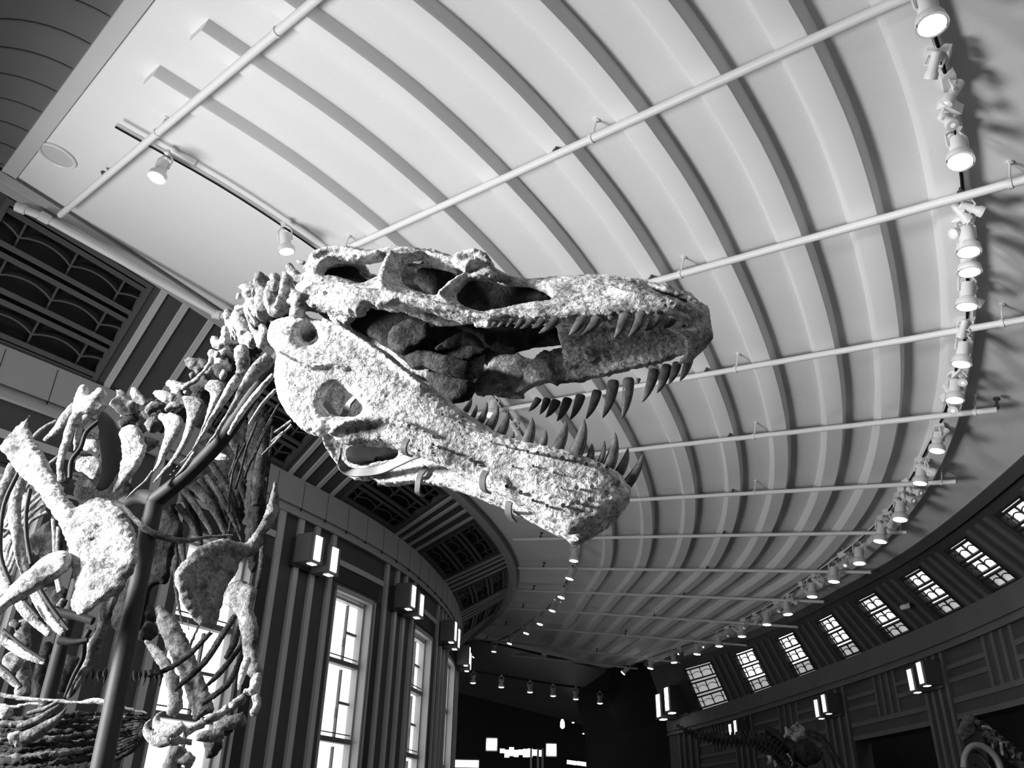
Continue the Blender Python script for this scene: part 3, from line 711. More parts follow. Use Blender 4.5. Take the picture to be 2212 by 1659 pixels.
def bonify(o, voxel, disp=.006, scale=.08, smooth=4, disp2=0):
    r = o.modifiers.new('remesh', 'REMESH'); r.mode = 'VOXEL'; r.voxel_size = voxel; r.use_smooth_shade = True
    if smooth: s = o.modifiers.new('soften', 'SMOOTH'); s.factor = .5; s.iterations = smooth
    for d, sc in ((disp, scale), (disp2, scale*.25)):
        if d:
            t = bpy.data.textures.new('bone_surface', 'CLOUDS'); t.noise_scale = sc; t.noise_depth = 3
            m_ = o.modifiers.new('surface', 'DISPLACE'); m_.texture = t; m_.strength = d; m_.mid_level = .5; m_.texture_coords = 'LOCAL'
    return o
DINO = empty('dinosaur_skeleton', (-.9, 3.0, 0), 'large mounted meat-eating dinosaur skeleton with wide open jaws in the foreground', 'skeleton')
# ---- skull ------------------------------------------------------------------
TOP = [C1(380, 250), C1(400, 180), C1(470, 130), C1(600, 105), C1(760, 115), C1(860, 150), C1(960, 130), C1(1060, 112), C1(1200, 120), C1(1330, 130), C1(1420, 145), C1(1490, 172), C1(1540, 190),
       C1(1600, 168), C1(1710, 150), C1(1800, 190), C1(1862, 245), C1(1880, 285), C1(1960, 338), C1(2060, 365), C2(590, 145), C2(760, 150), C2(900, 130), C2(1100, 115), C2(1200, 118), C2(1350, 125), C2(1500, 150),
       C2(1600, 170), C2(1700, 185), C2(1850, 220), C2(1960, 260), C2(2025, 330)]
FRONT = [C2(2040, 400), C2(2062, 480), C2(2040, 540), C2(1985, 560), C2(1930, 520)]
BOT = [C2(1880, 480), C2(1800, 455), C2(1690, 450), C2(1560, 440), C2(1450, 450), C2(1340, 465), C2(1200, 470), C2(1000, 480), C2(850, 480), C2(700, 480), C2(560, 480), C2(450, 492), C2(340, 525),
       C2(200, 510), C1(2210, 760), C1(1830, 740), C1(1600, 705), C1(1450, 655), C1(1330, 615), C1(1200, 600), C1(1100, 605), C1(1020, 610), C1(950, 585), C1(850, 570), C1(800, 660), C1(700, 650), C1(560, 620), C1(400, 605), C1(330, 600),
       C1(280, 580), C1(262, 530), C1(300, 505), C1(370, 480), C1(290, 460), C1(275, 440), C1(340, 390), C1(370, 330)]
HOLES = [[C1(*p) for p in [(490, 335), (505, 275), (545, 235), (620, 212), (700, 222), (790, 225), (900, 212), (985, 190), (1000, 215), (980, 260), (962, 340), (900, 380), (850, 398), (760, 400), (690, 378), (620, 350), (540, 345)]],
         [C1(*p) for p in [(1105, 300), (1135, 240), (1195, 208), (1285, 182), (1340, 150), (1400, 155), (1470, 178), (1520, 215), (1545, 262), (1600, 275), (1632, 310), (1600, 355), (1530, 410), (1450, 475), (1400, 515), (1330, 500), (1200, 448), (1130, 400), (1115, 350)]],
         [C2(*p) for p in [(75, 270), (115, 205), (185, 135), (300, 145), (480, 175), (620, 195), (750, 220), (830, 262), (868, 318), (750, 332), (600, 350), (480, 383), (380, 400), (280, 410), (180, 388), (100, 335)]],
         [C2(*p) for p in [(1590, 192), (1640, 186), (1760, 215), (1880, 255), (1960, 285), (1985, 325), (1930, 355), (1870, 310), (1780, 288), (1680, 250), (1615, 215)]],
         [C1(*p) for p in [(1645, 285), (1720, 262), (1800, 250), (1830, 270), (1760, 310), (1690, 330), (1650, 320)]]]
tx, ty = np.array([p[0] for p in TOP]), np.array([p[1] for p in TOP])
bx = np.array([p[0] for p in BOT[:20]])[::-1]; by = np.array([p[1] for p in BOT[:20]])[::-1]
bx = np.r_[560, 660, bx]; by = np.r_[665, 665, by]
WB = hermite([560, 650, 800, 1000, 1070, 1200, 1330, 1400, 1460, 1490, 1515, 1535], [.24, .27, .30, .295, .28, .25, .215, .195, .155, .115, .06, .03])
WT = hermite([560, 650, 800, 1000, 1060, 1110, 1250, 1388, 1450, 1510, 1535], [.16, .2, .2, .19, .18, .13, .10, .09, .09, .05, .03])
def w_skull(x, y):
    a, b = np.interp(x, tx, ty), np.interp(x, bx, by); t = min(1, max(0, (y-a)/max(8, b-a)))
    return WT(x)+(WB(x)-WT(x))*(t**.75)
mb = MB()
TH = lambda x: .055 if x < 1000 else .045
def s_back(x, y, f, bl): return f+SL*(max(.014, min(TH(x), w_skull(x, y)*.8)-bl*.6))
plate(mb, TOP+FRONT+BOT, HOLES, lambda x, y, bl: sk(x, y, w_skull(x, y)-bl), s_back, 9, mir, 1, 16, .03)
# antorbital fossa floor and the bony rims that sit on the side of the face
def rim(pts, w_off, r, flat=(1, .6), mirror=True):
    P = spl([(*p, k) for p, k in zip(pts, r if not np.isscalar(r) else [r]*len(pts))], max(12, 4*len(pts)))
    Q = [sk(a, b, w_skull(a, b)+w_off) for a, b, k in P]; R = [k*LM/FPX for a, b, k in P]
    mb.tube(Q, R, 8, flat, SL)
    if mirror: mb.tube([mir(q) for q in Q], R, 8, flat, SL)
rim([C1(930, 590), C1(1100, 540), C1(1000, 480), C1(990, 380), C1(1040, 240), C1(1060, 170)], .006, [14, 20, 24, 22, 20, 14])     # postorbital bar
rim([C1(560, 480), C1(700, 470), C1(850, 500), C1(1050, 520), C1(1250, 560), C1(1450, 600), C1(1650, 650), C1(1850, 690)], .008, [10, 16, 20, 22, 18, 15, 14, 11])  # jugal
rim([C1(1430, 505), C1(1500, 460), C1(1570, 400), C1(1650, 345)], .01, [10, 16, 15, 11])                      # lacrimal bar
rim([C1(1560, 200), C1(1640, 185), C1(1720, 175), C1(1800, 205), C1(1850, 240)], .015, [12, 16, 17, 14, 8])   # brow horn
rim([C1(430, 210), C1(520, 165), C1(640, 150), C1(760, 165), C1(860, 185), C1(960, 165)], .0, [16, 18, 17, 14, 12, 12])
rim([C2(960, 220), C2(1150, 230), C2(1300, 240), C2(1500, 300), C2(1700, 330), C2(1850, 370), C2(1960, 420)], .004, [10, 14, 16, 18, 16, 14, 12])
# roof joining the two sides, open above the temples and beside the eye
def roof(px0, px1, w0, w1, drop=.018):
    xs = np.linspace(px0, px1, max(3, int(abs(px1-px0)/12)+2)); ws = [w0, w1]
    def fn(i, v, o):
        x = xs[int(i)]; y = np.interp(x, tx, ty); w = WT(x)-.01
        p = sk(x, y+2, w); h = (w0 if v == 0 else w1)*w
        return p+SL*(w-h)-SU*(o+.006)
    mb.slab(fn, range(len(xs)), [0, 1], 0, drop)
roof(655, 1505, -1, -.9); roof(655, 1505, .9, 1); roof(655, 772, -1, 1); roof(835, 872, -1, 1); roof(772, 835, -.22, .22); roof(905, 1505, -1, 1); roof(872, 905, -.7, .55)
# snout front: the two premaxillae curve across the middle
def snout(i, v, o):
    t = i/12.; px_ = np.interp(t, [0, .4, .75, 1], [1509, 1517, 1520, 1488]); py_ = np.interp(t, [0, .4, .75, 1], [648, 676, 704, 712])
    wq = [.05, .06, .075, .12]; w = np.interp(t, [0, .4, .75, 1], wq)
    th = v*math.pi/2; a = sk(px_, py_, w)
    c = a+SL*w                          # on the middle plane
    bul = .05*math.cos(th)
    return c-SL*w*math.sin(th)+SF*(bul-.02-o)
mb.slab(snout, range(13), lin(-1, 1, 15), 0, .045)
# palate vault between the tooth rows and the braincase at the back
def palate(i, v, o):
    x = 1180+i*24; w = WB(x)-.03; y = np.interp(x, bx, by)
    p = sk(x, y, WB(x)); c = p+SL*WB(x)
    return c-SL*w*v+SU*(.05+.06*(1-v*v)-o)
mb.slab(palate, range(14), lin(-1, 1, 11), 0, .02)
def spar(a, b, wa, wb, ra, rb, mirror=True, flat=None):
    P = [sk(*a, wa), sk(*b, wb)]; R = [ra*LM/FPX, rb*LM/FPX]; P = [P[0], (P[0]+P[1])/2, P[1]]; R = [R[0], (R[0]+R[1])/2*.8, R[1]]
    mb.tube(P, R, 10, flat, SL)
    if mirror: mb.tube([mir(p) for p in P], R, 10, flat, SL)
spar((680, 590), (760, 600), 0, 0, 50, 42, False); spar((640, 615), (690, 600), 0, 0, 26, 40, False)      # braincase and condyle
spar((690, 600), (670, 640), .0, .24, 30, 26); spar((700, 560), (690, 560), 0, .2, 28, 24)                 # paroccipital wings
spar((760, 610), (930, 650), .02, .07, 26, 16); spar((930, 650), (1180, 650), .07, .05, 16, 12)           # pterygoid, palatine bars
spar((700, 640), (760, 690), .24, .2, 30, 24)                                                             # quadrate
spar((650, 640), (640, 688), .25, .24, 26, 22)
bonify(obj('skull', mb, 'bone', DINO, 'upper skull with a long tooth row and large openings'), .006, .010, .05, 4, .007)
SKULL = bpy.data.objects['skull']
# palate plates hanging in the mouth, seen below the cheek
def small_plate(name, poly, w, th, matn, parent, tilt=0, bon=True):
    m2 = MB(); cx_ = np.mean([p[0] for p in poly]); cy_ = np.mean([p[1] for p in poly])
    plate(m2, poly, [], lambda x, y, bl: sk(x, y, w+tilt*(y-cy_)/100.-bl), lambda x, y, f, bl: f+SL*(th-bl*.5), 10, None, 1, 14, .015)
    o = obj(name, m2, matn, parent)
    return bonify(o, .007, .012, .05, 3) if bon else o
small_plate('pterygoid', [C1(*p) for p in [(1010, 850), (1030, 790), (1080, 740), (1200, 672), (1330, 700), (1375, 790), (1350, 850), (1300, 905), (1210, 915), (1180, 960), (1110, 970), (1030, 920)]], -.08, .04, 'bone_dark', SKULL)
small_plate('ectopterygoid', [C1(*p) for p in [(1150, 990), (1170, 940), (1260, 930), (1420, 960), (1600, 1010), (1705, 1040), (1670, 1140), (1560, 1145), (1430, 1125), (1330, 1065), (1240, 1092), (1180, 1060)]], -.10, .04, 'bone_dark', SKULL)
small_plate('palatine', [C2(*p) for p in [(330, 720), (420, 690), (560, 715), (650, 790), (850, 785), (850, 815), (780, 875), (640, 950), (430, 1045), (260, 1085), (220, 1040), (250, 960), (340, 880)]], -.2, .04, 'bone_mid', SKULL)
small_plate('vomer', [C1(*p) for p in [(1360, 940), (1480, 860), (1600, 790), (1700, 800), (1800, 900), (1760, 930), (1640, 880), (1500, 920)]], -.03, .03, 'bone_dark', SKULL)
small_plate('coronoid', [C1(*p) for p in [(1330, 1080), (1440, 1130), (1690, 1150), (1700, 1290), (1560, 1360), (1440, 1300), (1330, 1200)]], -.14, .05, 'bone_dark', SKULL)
small_plate('opening_shade_plate', [(955, 590), (1000, 592), (1070, 604), (1150, 612), (1200, 640), (1180, 656), (1060, 672), (985, 662), (945, 640)], .10, .03, 'bone_black', SKULL)  # dark plates added inside the skull openings; their colour stands in for shade
small_plate('opening_shade_plate', [(915, 556), (950, 540), (990, 560), (980, 600), (950, 640), (915, 630), (893, 606), (900, 580)], .10, .03, 'bone_black', SKULL)
small_plate('opening_shade_plate', [(684, 572), (700, 560), (750, 556), (776, 566), (772, 590), (800, 606), (780, 616), (720, 602), (690, 592)], .10, .03, 'bone_black', SKULL)
small_plate('pterygoid_shade_plate', [(668, 640), (760, 648), (850, 662), (960, 688), (1060, 702), (1130, 716), (1120, 742), (1050, 760), (980, 792), (900, 796), (840, 752), (790, 722), (740, 700), (690, 682)], -.16, .03, 'bone_black', SKULL)  # filler plate in near-black, the mouth's shade put into its colour
small_plate('palate_shade_plate', [(1040, 698), (1150, 700), (1260, 704), (1400, 698), (1440, 716), (1310, 738), (1232, 744), (1180, 742), (1132, 752), (1100, 764), (1050, 752)], -.05, .03, 'bone_black', SKULL)  # plate added under the tooth row, its black standing in for shade
def tooth(parent, base, tip, wpx, w, bow=.16, side=1, lbl=None):
    b, t = np.array(base, float), np.array(tip, float); ax = t-b; nrm = np.array([-ax[1], ax[0]]); L_ = np.linalg.norm(ax)
    if nrm[0] < 0: nrm = -nrm
    mid = (b+t)/2+nrm*bow*side; b0 = b-ax*.18
    P = []; R = []
    for u in np.linspace(0, 1, 9):
        q = b0*(1-u)**2+2*u*(1-u)*mid+t*u*u
        P.append(sk(q[0], q[1], w)); R.append(max(.0012, wpx*.5*(1-u**1.7)**.75*(LM-w)/FPX*1.05))
    o = obj('tooth', MB().tube(P, R, 12, (.62, 1.0), SL), 'tooth', parent)
    s_ = o.modifiers.new('round', 'SUBSURF'); s_.levels = 1; s_.render_levels = 1
    return o
for bx_, by_, tx_, ty_, wd in [(412, 490, 372, 535, 58), (466, 490, 420, 540, 60), (535, 485, 490, 537, 62), (612, 488, 555, 547, 72), (688, 485, 600, 552, 84), (775, 488, 690, 547, 92), (880, 480, 750, 590, 104),
                              (1085, 485, 990, 605, 108), (1205, 480, 1085, 605, 118), (1325, 462, 1305, 500, 66), (1430, 460, 1352, 628, 118), (1560, 452, 1468, 614, 126), (1690, 465, 1600, 572, 108), (1812, 478, 1745, 550, 96), (1912, 522, 1885, 542, 44)]:
    b, t = C2(bx_, by_), C2(tx_, ty_); tooth(SKULL, b, t, wd*.27, WB(b[0])-.012, .14)
for bx_, by_, tx_, ty_, wd in [(740, 1120, 668, 1212, 72), (812, 1125, 755, 1238, 78), (882, 1140, 805, 1262, 92), (972, 1130, 895, 1292, 92), (1075, 1105, 1000, 1280, 94), (1205, 1075, 1125, 1275, 94), (1335, 1005, 1258, 1268, 112),
                              (1458, 990, 1410, 1278, 108), (1545, 955, 1532, 992, 42), (1658, 910, 1573, 1142, 102), (1762, 870, 1692, 1068, 98), (1845, 845, 1783, 997, 88), (1938, 815, 1873, 972, 86)]:
    b, t = C2(bx_, by_), C2(tx_, ty_); tooth(SKULL, b, t, wd*.27, -WB(b[0]-45)+.02, .12)
# ---- lower jaw ---------------------------------------------------------------
JT = [(576, 722), C1(80, 720), C1(150, 690), C1(250, 672), C1(310, 650), C1(345, 628), C1(385, 668), C1(420, 690), C1(480, 690), C1(600, 740), C1(700, 788), C1(800, 820), C1(850, 852), C1(950, 920), C1(1060, 988), C1(1150, 1072), C1(1250, 1152),
      C1(1380, 1250), C1(1480, 1320), (975, 868), C3(960, 112), C3(1080, 190), C3(1180, 250), C3(1300, 292), C3(1420, 322), C3(1560, 347), C3(1700, 387), C3(1850, 442), C3(1930, 482), C3(1980, 522), C3(2005, 570), C3(2045, 605)]
JF = [C3(2045, 640), C3(2000, 700), C3(1930, 765), C3(1800, 850), C3(1700, 893), C3(1620, 905)]
JB = [C3(1580, 850), C3(1500, 812), C3(1400, 758), C3(1250, 680), C3(1100, 602), C3(1000, 552), C3(850, 472), C3(720, 412), C3(560, 362), C3(450, 332), C3(330, 330), C3(200, 325), C3(130, 292), C3(90, 245), (706, 942), C1(420, 1610), C1(320, 1562),
      C1(230, 1462), C1(170, 1372), C1(130, 1270), C1(112, 1120), C1(125, 1050), C1(140, 960), C1(60, 870)]
JH = [[C1(395+78*math.cos(a), 825+80*math.sin(a)) for a in np.linspace(0, 2*math.pi, 14)[:-1]],
      [C1(*p) for p in [(490, 1370), (510, 1310), (560, 1240), (620, 1212), (700, 1262), (780, 1330), (830, 1400), (800, 1462), (720, 1474), (620, 1470), (525, 1440)]]]
JW = hermite([560, 650, 715, 875, 1048, 1200, 1300, 1345, 1370], [.245, .25, .235, .195, .135, .11, .075, .045, .02])
jt = np.array(JT); jb = np.array(JB[::-1])
def w_jaw(x, y):
    a, b = np.interp(x, jt[:, 0], jt[:, 1]), np.interp(x, np.maximum.accumulate(jb[:, 0]), jb[:, 1]); t = min(1, max(0, (y-a)/max(8, b-a)))
    w = JW(x)+.02*math.sin(math.pi*t)-.012*t
    d = math.hypot(x-C1(350, 810)[0], (y-C1(350, 810)[1]))          # funnel round the foramen
    return w-.022*max(0, 1-d/38.)
mb = MB()
plate(mb, JT+JF+JB, JH, lambda x, y, bl: sk(x, y, w_jaw(x, y)-bl), lambda x, y, f, bl: f+SL*max(.012, min(.05, w_jaw(x, y)*.9)-bl*.6), 9, mir, 1, 18, .03)
# symphysis
for k, (x, y, r) in enumerate([(1335, 1060, 26), (1310, 1085, 32), (1280, 1105, 34), (1250, 1125, 26)]):
    p = sk(x, y, .05); mb.tube([p, p+SL*.05, p+SL*.1], [r*LM/FPX*.75, r*LM/FPX, r*LM/FPX*.75], 10)
cp = sk(*C1(395, 822), .2)
for k in range(12):
    a0, a1 = 2*math.pi*k/12, 2*math.pi*(k+1)/12; e_ = _unit(np.cross(SL, SU))
    ring = lambda a, r, d: cp+(e_*math.cos(a)+SU*math.sin(a))*r+SL*d
    mb.tube([ring(a0, .036, .0), ring(a0, .036, .03), ring(a0, .022, .065), cp+SL*.075], [.012, .012, .012, .014], 6)
# bony ledge where the jaw bones overlap
def jrim(pts, w_off, r, flat=(1, .5)):
    P = spl([(*p, k) for p, k in zip(pts, r)], 4*len(pts)); Q = [sk(a, b, w_jaw(a, b)+w_off) for a, b, k in P]; R = [k*LM/FPX for a, b, k in P]
    mb.tube(Q, R, 8, flat, SL); mb.tube([mir(q) for q in Q], R, 8, flat, SL)
jrim([C1(140, 950), C1(220, 1010), C1(330, 1070), C1(440, 1085), C1(560, 1070), C1(700, 1100)], .002, [8, 12, 14, 16, 14, 8], (1, .35))
jrim([C1(560, 1620), C1(640, 1570), C1(800, 1520), C1(1000, 1510), C1(1200, 1560), C1(1400, 1640)], .002, [12, 22, 22, 20, 18, 10], (1, .4))
jrim([C1(500, 700), C1(700, 800), C1(900, 930), C1(1100, 1080), C1(1300, 1230)], .0, [10, 14, 14, 14, 10], (1, .4))
JAW = bonify(obj('lower_jaw', mb, 'bone_bright', DINO, 'lower jaw, pale and pitted, dropped wide open'), .006, .007, .045, 4, .006)
# pits along the jaw (nutrient holes): black discs on the surface, the holes' shade put into the colour
for (x, y, r) in [(2040-1360, 0, 0)][:0]: pass
mbp = MB()
for x, y, r in [(825, 135, 9), (935, 187, 7), (965, 213, 8), (765, 330, 9), (805, 350, 9), (890, 380, 13), (1010, 430, 13), (1040, 455, 8), (1280, 470, 7), (1410, 467, 7), (1545, 510, 7), (1615, 525, 6), (1240, 600, 12), (1330, 640, 14),
                (1410, 690, 10), (1500, 725, 11), (1605, 725, 15), (1690, 608, 13), (1700, 705, 16), (1775, 683, 13), (1790, 603, 13), (1885, 640, 16), (1595, 610, 7), (1240, 342, 8), (1300, 355, 9), (1375, 375, 9), (1440, 385, 12), (1510, 400, 13),
                (1600, 418, 15), (1680, 420, 11), (1720, 445, 15), (1755, 455, 11), (1835, 460, 12), (1890, 480, 14), (1960, 575, 14), (1140, 313, 7)]:
    px_, py_ = C3(x, y); p = sk(px_, py_, w_jaw(px_, py_)+.009); rr = r*.36*LM/FPX
    mbp.lathe(p-SL*.004, SL, [(0, rr), (.008, rr*.8), (.014, 0.0001)], 10)
obj('nerve_pits', mbp, 'bone_black', JAW, smooth=False)
for bx_, by_, tx_, ty_, wd in [(975, 105, 1012, 28, 50), (1020, 145, 1045, 72, 42), (1065, 180, 1112, 52, 62), (1125, 210, 1182, 72, 84), (1200, 250, 1247, 110, 76), (1275, 285, 1283, 245, 32), (1365, 312, 1402, 153, 92), (1465, 335, 1490, 238, 66),
                              (1560, 352, 1622, 172, 92), (1675, 385, 1738, 160, 110), (1775, 410, 1788, 322, 56), (1842, 430, 1870, 302, 44), (1895, 455, 1938, 247, 92), (1965, 500, 2022, 350, 72), (2015, 575, 2120, 385, 78)]:
    b, t = C3(bx_, by_), C3(tx_, ty_); tooth(JAW, b, t, wd*.334, max(.0, w_jaw(b[0], b[1]+6)-.04), .16)
small_plate('hollow_shade_plate', [(744, 974), (760, 960), (800, 962), (850, 966), (880, 976), (858, 988), (800, 1002), (752, 1002)], -.165, .012, 'black', JAW, 0, False)  # flat black plate painted as the shade of the jaw's hollow
small_plate('fenestra_shade_plate', [(690, 850), (720, 815), (760, 815), (800, 860), (800, 905), (760, 915), (700, 905)], -.13, .02, 'bone_dark', JAW)  # dark plate added behind the jaw opening so that it looks shaded
# steel straps and the flat bar that carries the jaw
def ribbon(name, pts, wid, th, parent, matn='strap', n=30):
    P = spl(pts, n); Q = [sk(a, b, c) for a, b, c in P]
    o = obj(name, MB().tube(Q, wid*LM/FPX, 8, (1, th), None), matn, parent); return o
def strap(pts, wid=8):                      # (px, py, w)
    P = spl(pts, 16); Q = [sk(a, b, c) for a, b, c in P]
    mb_ = MB(); vs = []
    for i, q in enumerate(Q):
        t = _unit(Q[min(i+1, 15)]-Q[max(i-1, 0)]); s_ = _unit(SF*.9-SU*.35); s_ = _unit(s_-t*(s_@t)); nn = np.cross(t, s_)
        for a, b in ((-1, -1), (1, -1), (1, 1), (-1, 1)): vs.append(q+s_*a*wid*LM/FPX+nn*b*.004)
    fs = [(i*4+j, i*4+(j+1) % 4, i*4+4+(j+1) % 4, i*4+4+j) for i in range(15) for j in range(4)]+[(0, 1, 2, 3), (60, 61, 62, 63)]
    mb_.add(vs, fs); o = obj('jaw_strap', mb_, 'strap', JAW)
    bv = o.modifiers.new('bevel', 'BEVEL'); bv.width = .002; bv.segments = 2; return o
strap([(880, 948, .225), (874, 958, .23), (872, 970, .225), (876, 980, .2), (886, 984, .16)])
strap([(1050, 1018, .165), (1044, 1028, .17), (1042, 1046, .165), (1046, 1058, .15), (1056, 1064, .12)])
strap([(922, 1008, -.14), (908, 1026, -.135), (903, 1048, -.14), (904, 1066, -.17), (912, 1070, -.22)])
strap([(1100, 1083, -.03), (1098, 1096, -.04), (1100, 1112, -.06), (1110, 1126, -.1)], 9)
def barpath(pts, wid, name):
    P = spl(pts, 40); Q = [sk(a, b, c) for a, b, c in P]; vs = []
    for i, q in enumerate(Q):
        t = _unit(Q[min(i+1, 39)]-Q[max(i-1, 0)]); s_ = _unit(SU-t*(SU@t)); nn = np.cross(t, s_)
        for a, b in ((-1, -1), (1, -1), (1, 1), (-1, 1)): vs.append(q+s_*a*wid+nn*b*.004)
    fs = [(i*4+j, i*4+(j+1) % 4, i*4+4+(j+1) % 4, i*4+4+j) for i in range(39) for j in range(4)]+[(0, 1, 2, 3), (156, 157, 158, 159)]
    return obj(name, MB().add(vs, fs), 'strap', JAW)
barpath([(737, 975, -.08), (733, 996, -.13), (748, 1016, -.155), (785, 1020, -.15), (825, 1014, -.14), (862, 998, -.11), (895, 983, -.05), (915, 976, .03)], .016, 'carrier_bar')
barpath([(700, 870, -.02), (735, 905, -.05), (755, 872, -.06), (775, 850, -.03)], .012, 'carrier_bar')

# ---- the body behind the skull ------------------------------------------------
def N1(x, y): return 380+x*.19289, 520+y*.19289
def N2(x, y): return 120+x*.19289, 740+y*.19289
def N3(x, y): return 360+x*.19289, 740+y*.19289
def N4(x, y): return x*.28916, 860+y*.28934
def N5(x, y): return x*.22849, 1280+y*.22849
def N6(x, y): return 280+x*.22849, 1280+y*.22849
KS = {N1: .19289, N2: .19289, N3: .19289, N4: .289, N5: .22849, N6: .22849, C4: .30137, C5: .30082, None: 1.0}
VIEW = _unit(ray(420, 1000))
def tb(mb, cv, pts, flat=None, n=10, dense=3):
    # pts (x, y, Y, radius) in crop units of cv
    k = KS[cv]; Q = []
    for x, y, Y, r in pts:
        px, py = cv(x, y) if cv else (x, y); Q.append((px, py, Y, r*k))
    S = spl(Q, max(3, dense*(len(Q)-1)+1)) if len(Q) > 1 else Q
    P = [at(a, b, c) for a, b, c, r in S]; R = [max(.0015, r*((p-CAM)@RW[:, 2])/FPX) for (a, b, c, r), p in zip(S, P)]
    if len(P) == 1: P = [P[0]-VIEW*R[0]*.6, P[0], P[0]+VIEW*R[0]*.6]; R = [R[0]*.7, R[0], R[0]*.7]
    mb.tube(P, R, n, flat, VIEW if flat else None); return mb
def ball(mb, cv, x, y, Y, r):
    k = KS[cv]; px, py = cv(x, y) if cv else (x, y); p = at(px, py, Y); R = r*k*((p-CAM)@RW[:, 2])/FPX
    mb.lathe(p-np.array([0, 0, R]), (0, 0, 1), [(R*(1-math.cos(t)), R*math.sin(t)) for t in np.linspace(0, math.pi, 8)], 10)
def bone(name, cv, pts, material='bone', flat=None, parent=None, vox=0, disp=.006, lbl=None):
    mb = MB()
    tb(mb, cv, pts, flat, 10, 4)
    o = obj(name, mb, material, parent or DINO, lbl)
    if vox: bonify(o, vox, disp, .05, 3, disp*.5)
    return o
def blade(name, cv, poly, Y, th, material='bone', lbl=None, vox=.008, disp=.01, tx_=0, ty_=0, bulge=0, parent=None):
    pl = [cv(*p) for p in poly] if cv else poly; cx_, cy_ = np.mean(pl, axis=0); mb = MB()
    sp = max(6, math.hypot(*(np.max(pl, axis=0)-np.min(pl, axis=0)))/34)
    f = lambda x, y, bl: at(x, y, Y+tx_*(x-cx_)/100+ty_*(y-cy_)/100+bl)
    plate(mb, pl, [], f, lambda x, y, p, bl: p+VIEW*max(.006, th-bl*.7), sp, None, 1, sp*1.8, th*.5)
    o = obj(name, mb, material, parent or DINO, lbl)
    if vox: bonify(o, vox, disp, .07, 3, disp*.5)
    return o
def lump(name, material, items, vox=.009, disp=.016, lbl=None):
    mb = MB()
    for it in items:
        cv = it[0]
        if len(it[1:]) == 4 and np.isscalar(it[1]): ball(mb, cv, *it[1:])
        else: tb(mb, cv, it[1], it[2] if len(it) > 2 else None)
    o = obj(name, mb, material, DINO, lbl); bonify(o, vox, disp, .05, 2, disp*.6); return o
V = 'cervical_vertebra'
lump(V, 'bone', [(N1, [(1215, 350, 2.72, 40), (1235, 480, 2.7, 70), (1180, 640, 2.68, 70), (1110, 780, 2.66, 42)], (.5, 1)), (N1, [(1260, 260, 2.8, 45), (1330, 380, 2.8, 50), (1420, 420, 2.8, 40)]), (N1, [(1350, 225, 2.85, 30), (1450, 260, 2.85, 30)]),
                 (N1, [(1240, 560, 2.85, 100), (1330, 640, 2.8, 90), (1420, 640, 2.75, 70)]), (N1, [(1290, 300, 2.85, 40), (1260, 500, 2.85, 60)])])
lump(V, 'bone_mid', [(N1, 1110, 410, 2.84, 62), (N1, [(1050, 470, 2.82, 60), (1110, 500, 2.82, 75), (1160, 470, 2.82, 50)]), (N1, [(1100, 500, 2.9, 70), (1060, 650, 2.9, 90), (1130, 760, 2.85, 110), (1250, 700, 2.85, 80)]), (N1, [(1040, 600, 2.82, 50), (1050, 720, 2.82, 40)])])
lump(V, 'bone_mid', [(N1, 930, 385, 2.9, 48), (N1, [(940, 390, 2.9, 50), (910, 470, 2.9, 55), (960, 560, 2.92, 80), (980, 700, 2.92, 110), (1000, 850, 2.9, 95)]), (N1, [(1030, 420, 2.92, 40), (960, 500, 2.92, 60)])])
lump(V, 'bone', [(N1, 850, 505, 2.95, 58), (N1, [(700, 530, 2.97, 22), (800, 500, 2.95, 45), (900, 560, 2.95, 55)]), (N1, [(715, 590, 2.92, 45), (700, 650, 2.92, 40)]), (N1, [(760, 570, 2.95, 45), (900, 640, 3.0, 100), (870, 780, 3.0, 120), (950, 880, 2.95, 90)]),
                 (N1, [(790, 740, 2.86, 22), (850, 850, 2.86, 22), (900, 930, 2.86, 25)])])
lump(V, 'bone', [(N1, 690, 755, 3.0, 46), (N1, [(690, 760, 3.0, 40), (780, 740, 2.98, 30), (800, 860, 2.96, 25), (860, 1000, 2.94, 30), (930, 1080, 2.9, 55), (960, 1180, 2.88, 60)]), (N1, [(740, 780, 3.08, 90), (720, 930, 3.1, 130), (770, 1060, 3.06, 110), (880, 1150, 3.0, 70)]),
                 (N1, [(960, 950, 2.86, 45), (980, 1060, 2.85, 60), (940, 1200, 2.86, 45)])])
lump(V, 'bone', [(N1, 580, 820, 3.08, 62), (N1, [(545, 960, 3.04, 32), (555, 1060, 3.04, 52), (540, 1170, 3.06, 65)]), (N1, [(430, 1080, 3.08, 42), (450, 1150, 3.07, 50), (520, 1180, 3.06, 55)]), (N1, [(600, 830, 3.12, 70), (650, 960, 3.15, 90), (700, 1080, 3.15, 90)]),
                 (N1, [(630, 960, 3.0, 20), (660, 1040, 3.0, 18), (660, 1120, 3.0, 18)]), (N1, [(740, 1180, 3.0, 70), (740, 1300, 2.98, 85), (750, 1420, 2.98, 80), (700, 1500, 3.0, 60)], (.6, 1))])
lump(V, 'bone', [(N1, 395, 1250, 3.2, 45), (N1, [(400, 1260, 3.2, 36), (370, 1370, 3.2, 30), (280, 1510, 3.2, 28), (180, 1590, 3.2, 32), (60, 1650, 3.22, 40)]), (N1, [(560, 1270, 3.22, 110), (520, 1360, 3.2, 80), (540, 1480, 3.18, 50), (520, 1560, 3.18, 48)]), (N1, 460, 1270, 3.14, 45),
                 (N1, [(400, 1420, 3.3, 70), (330, 1560, 3.3, 80)])])
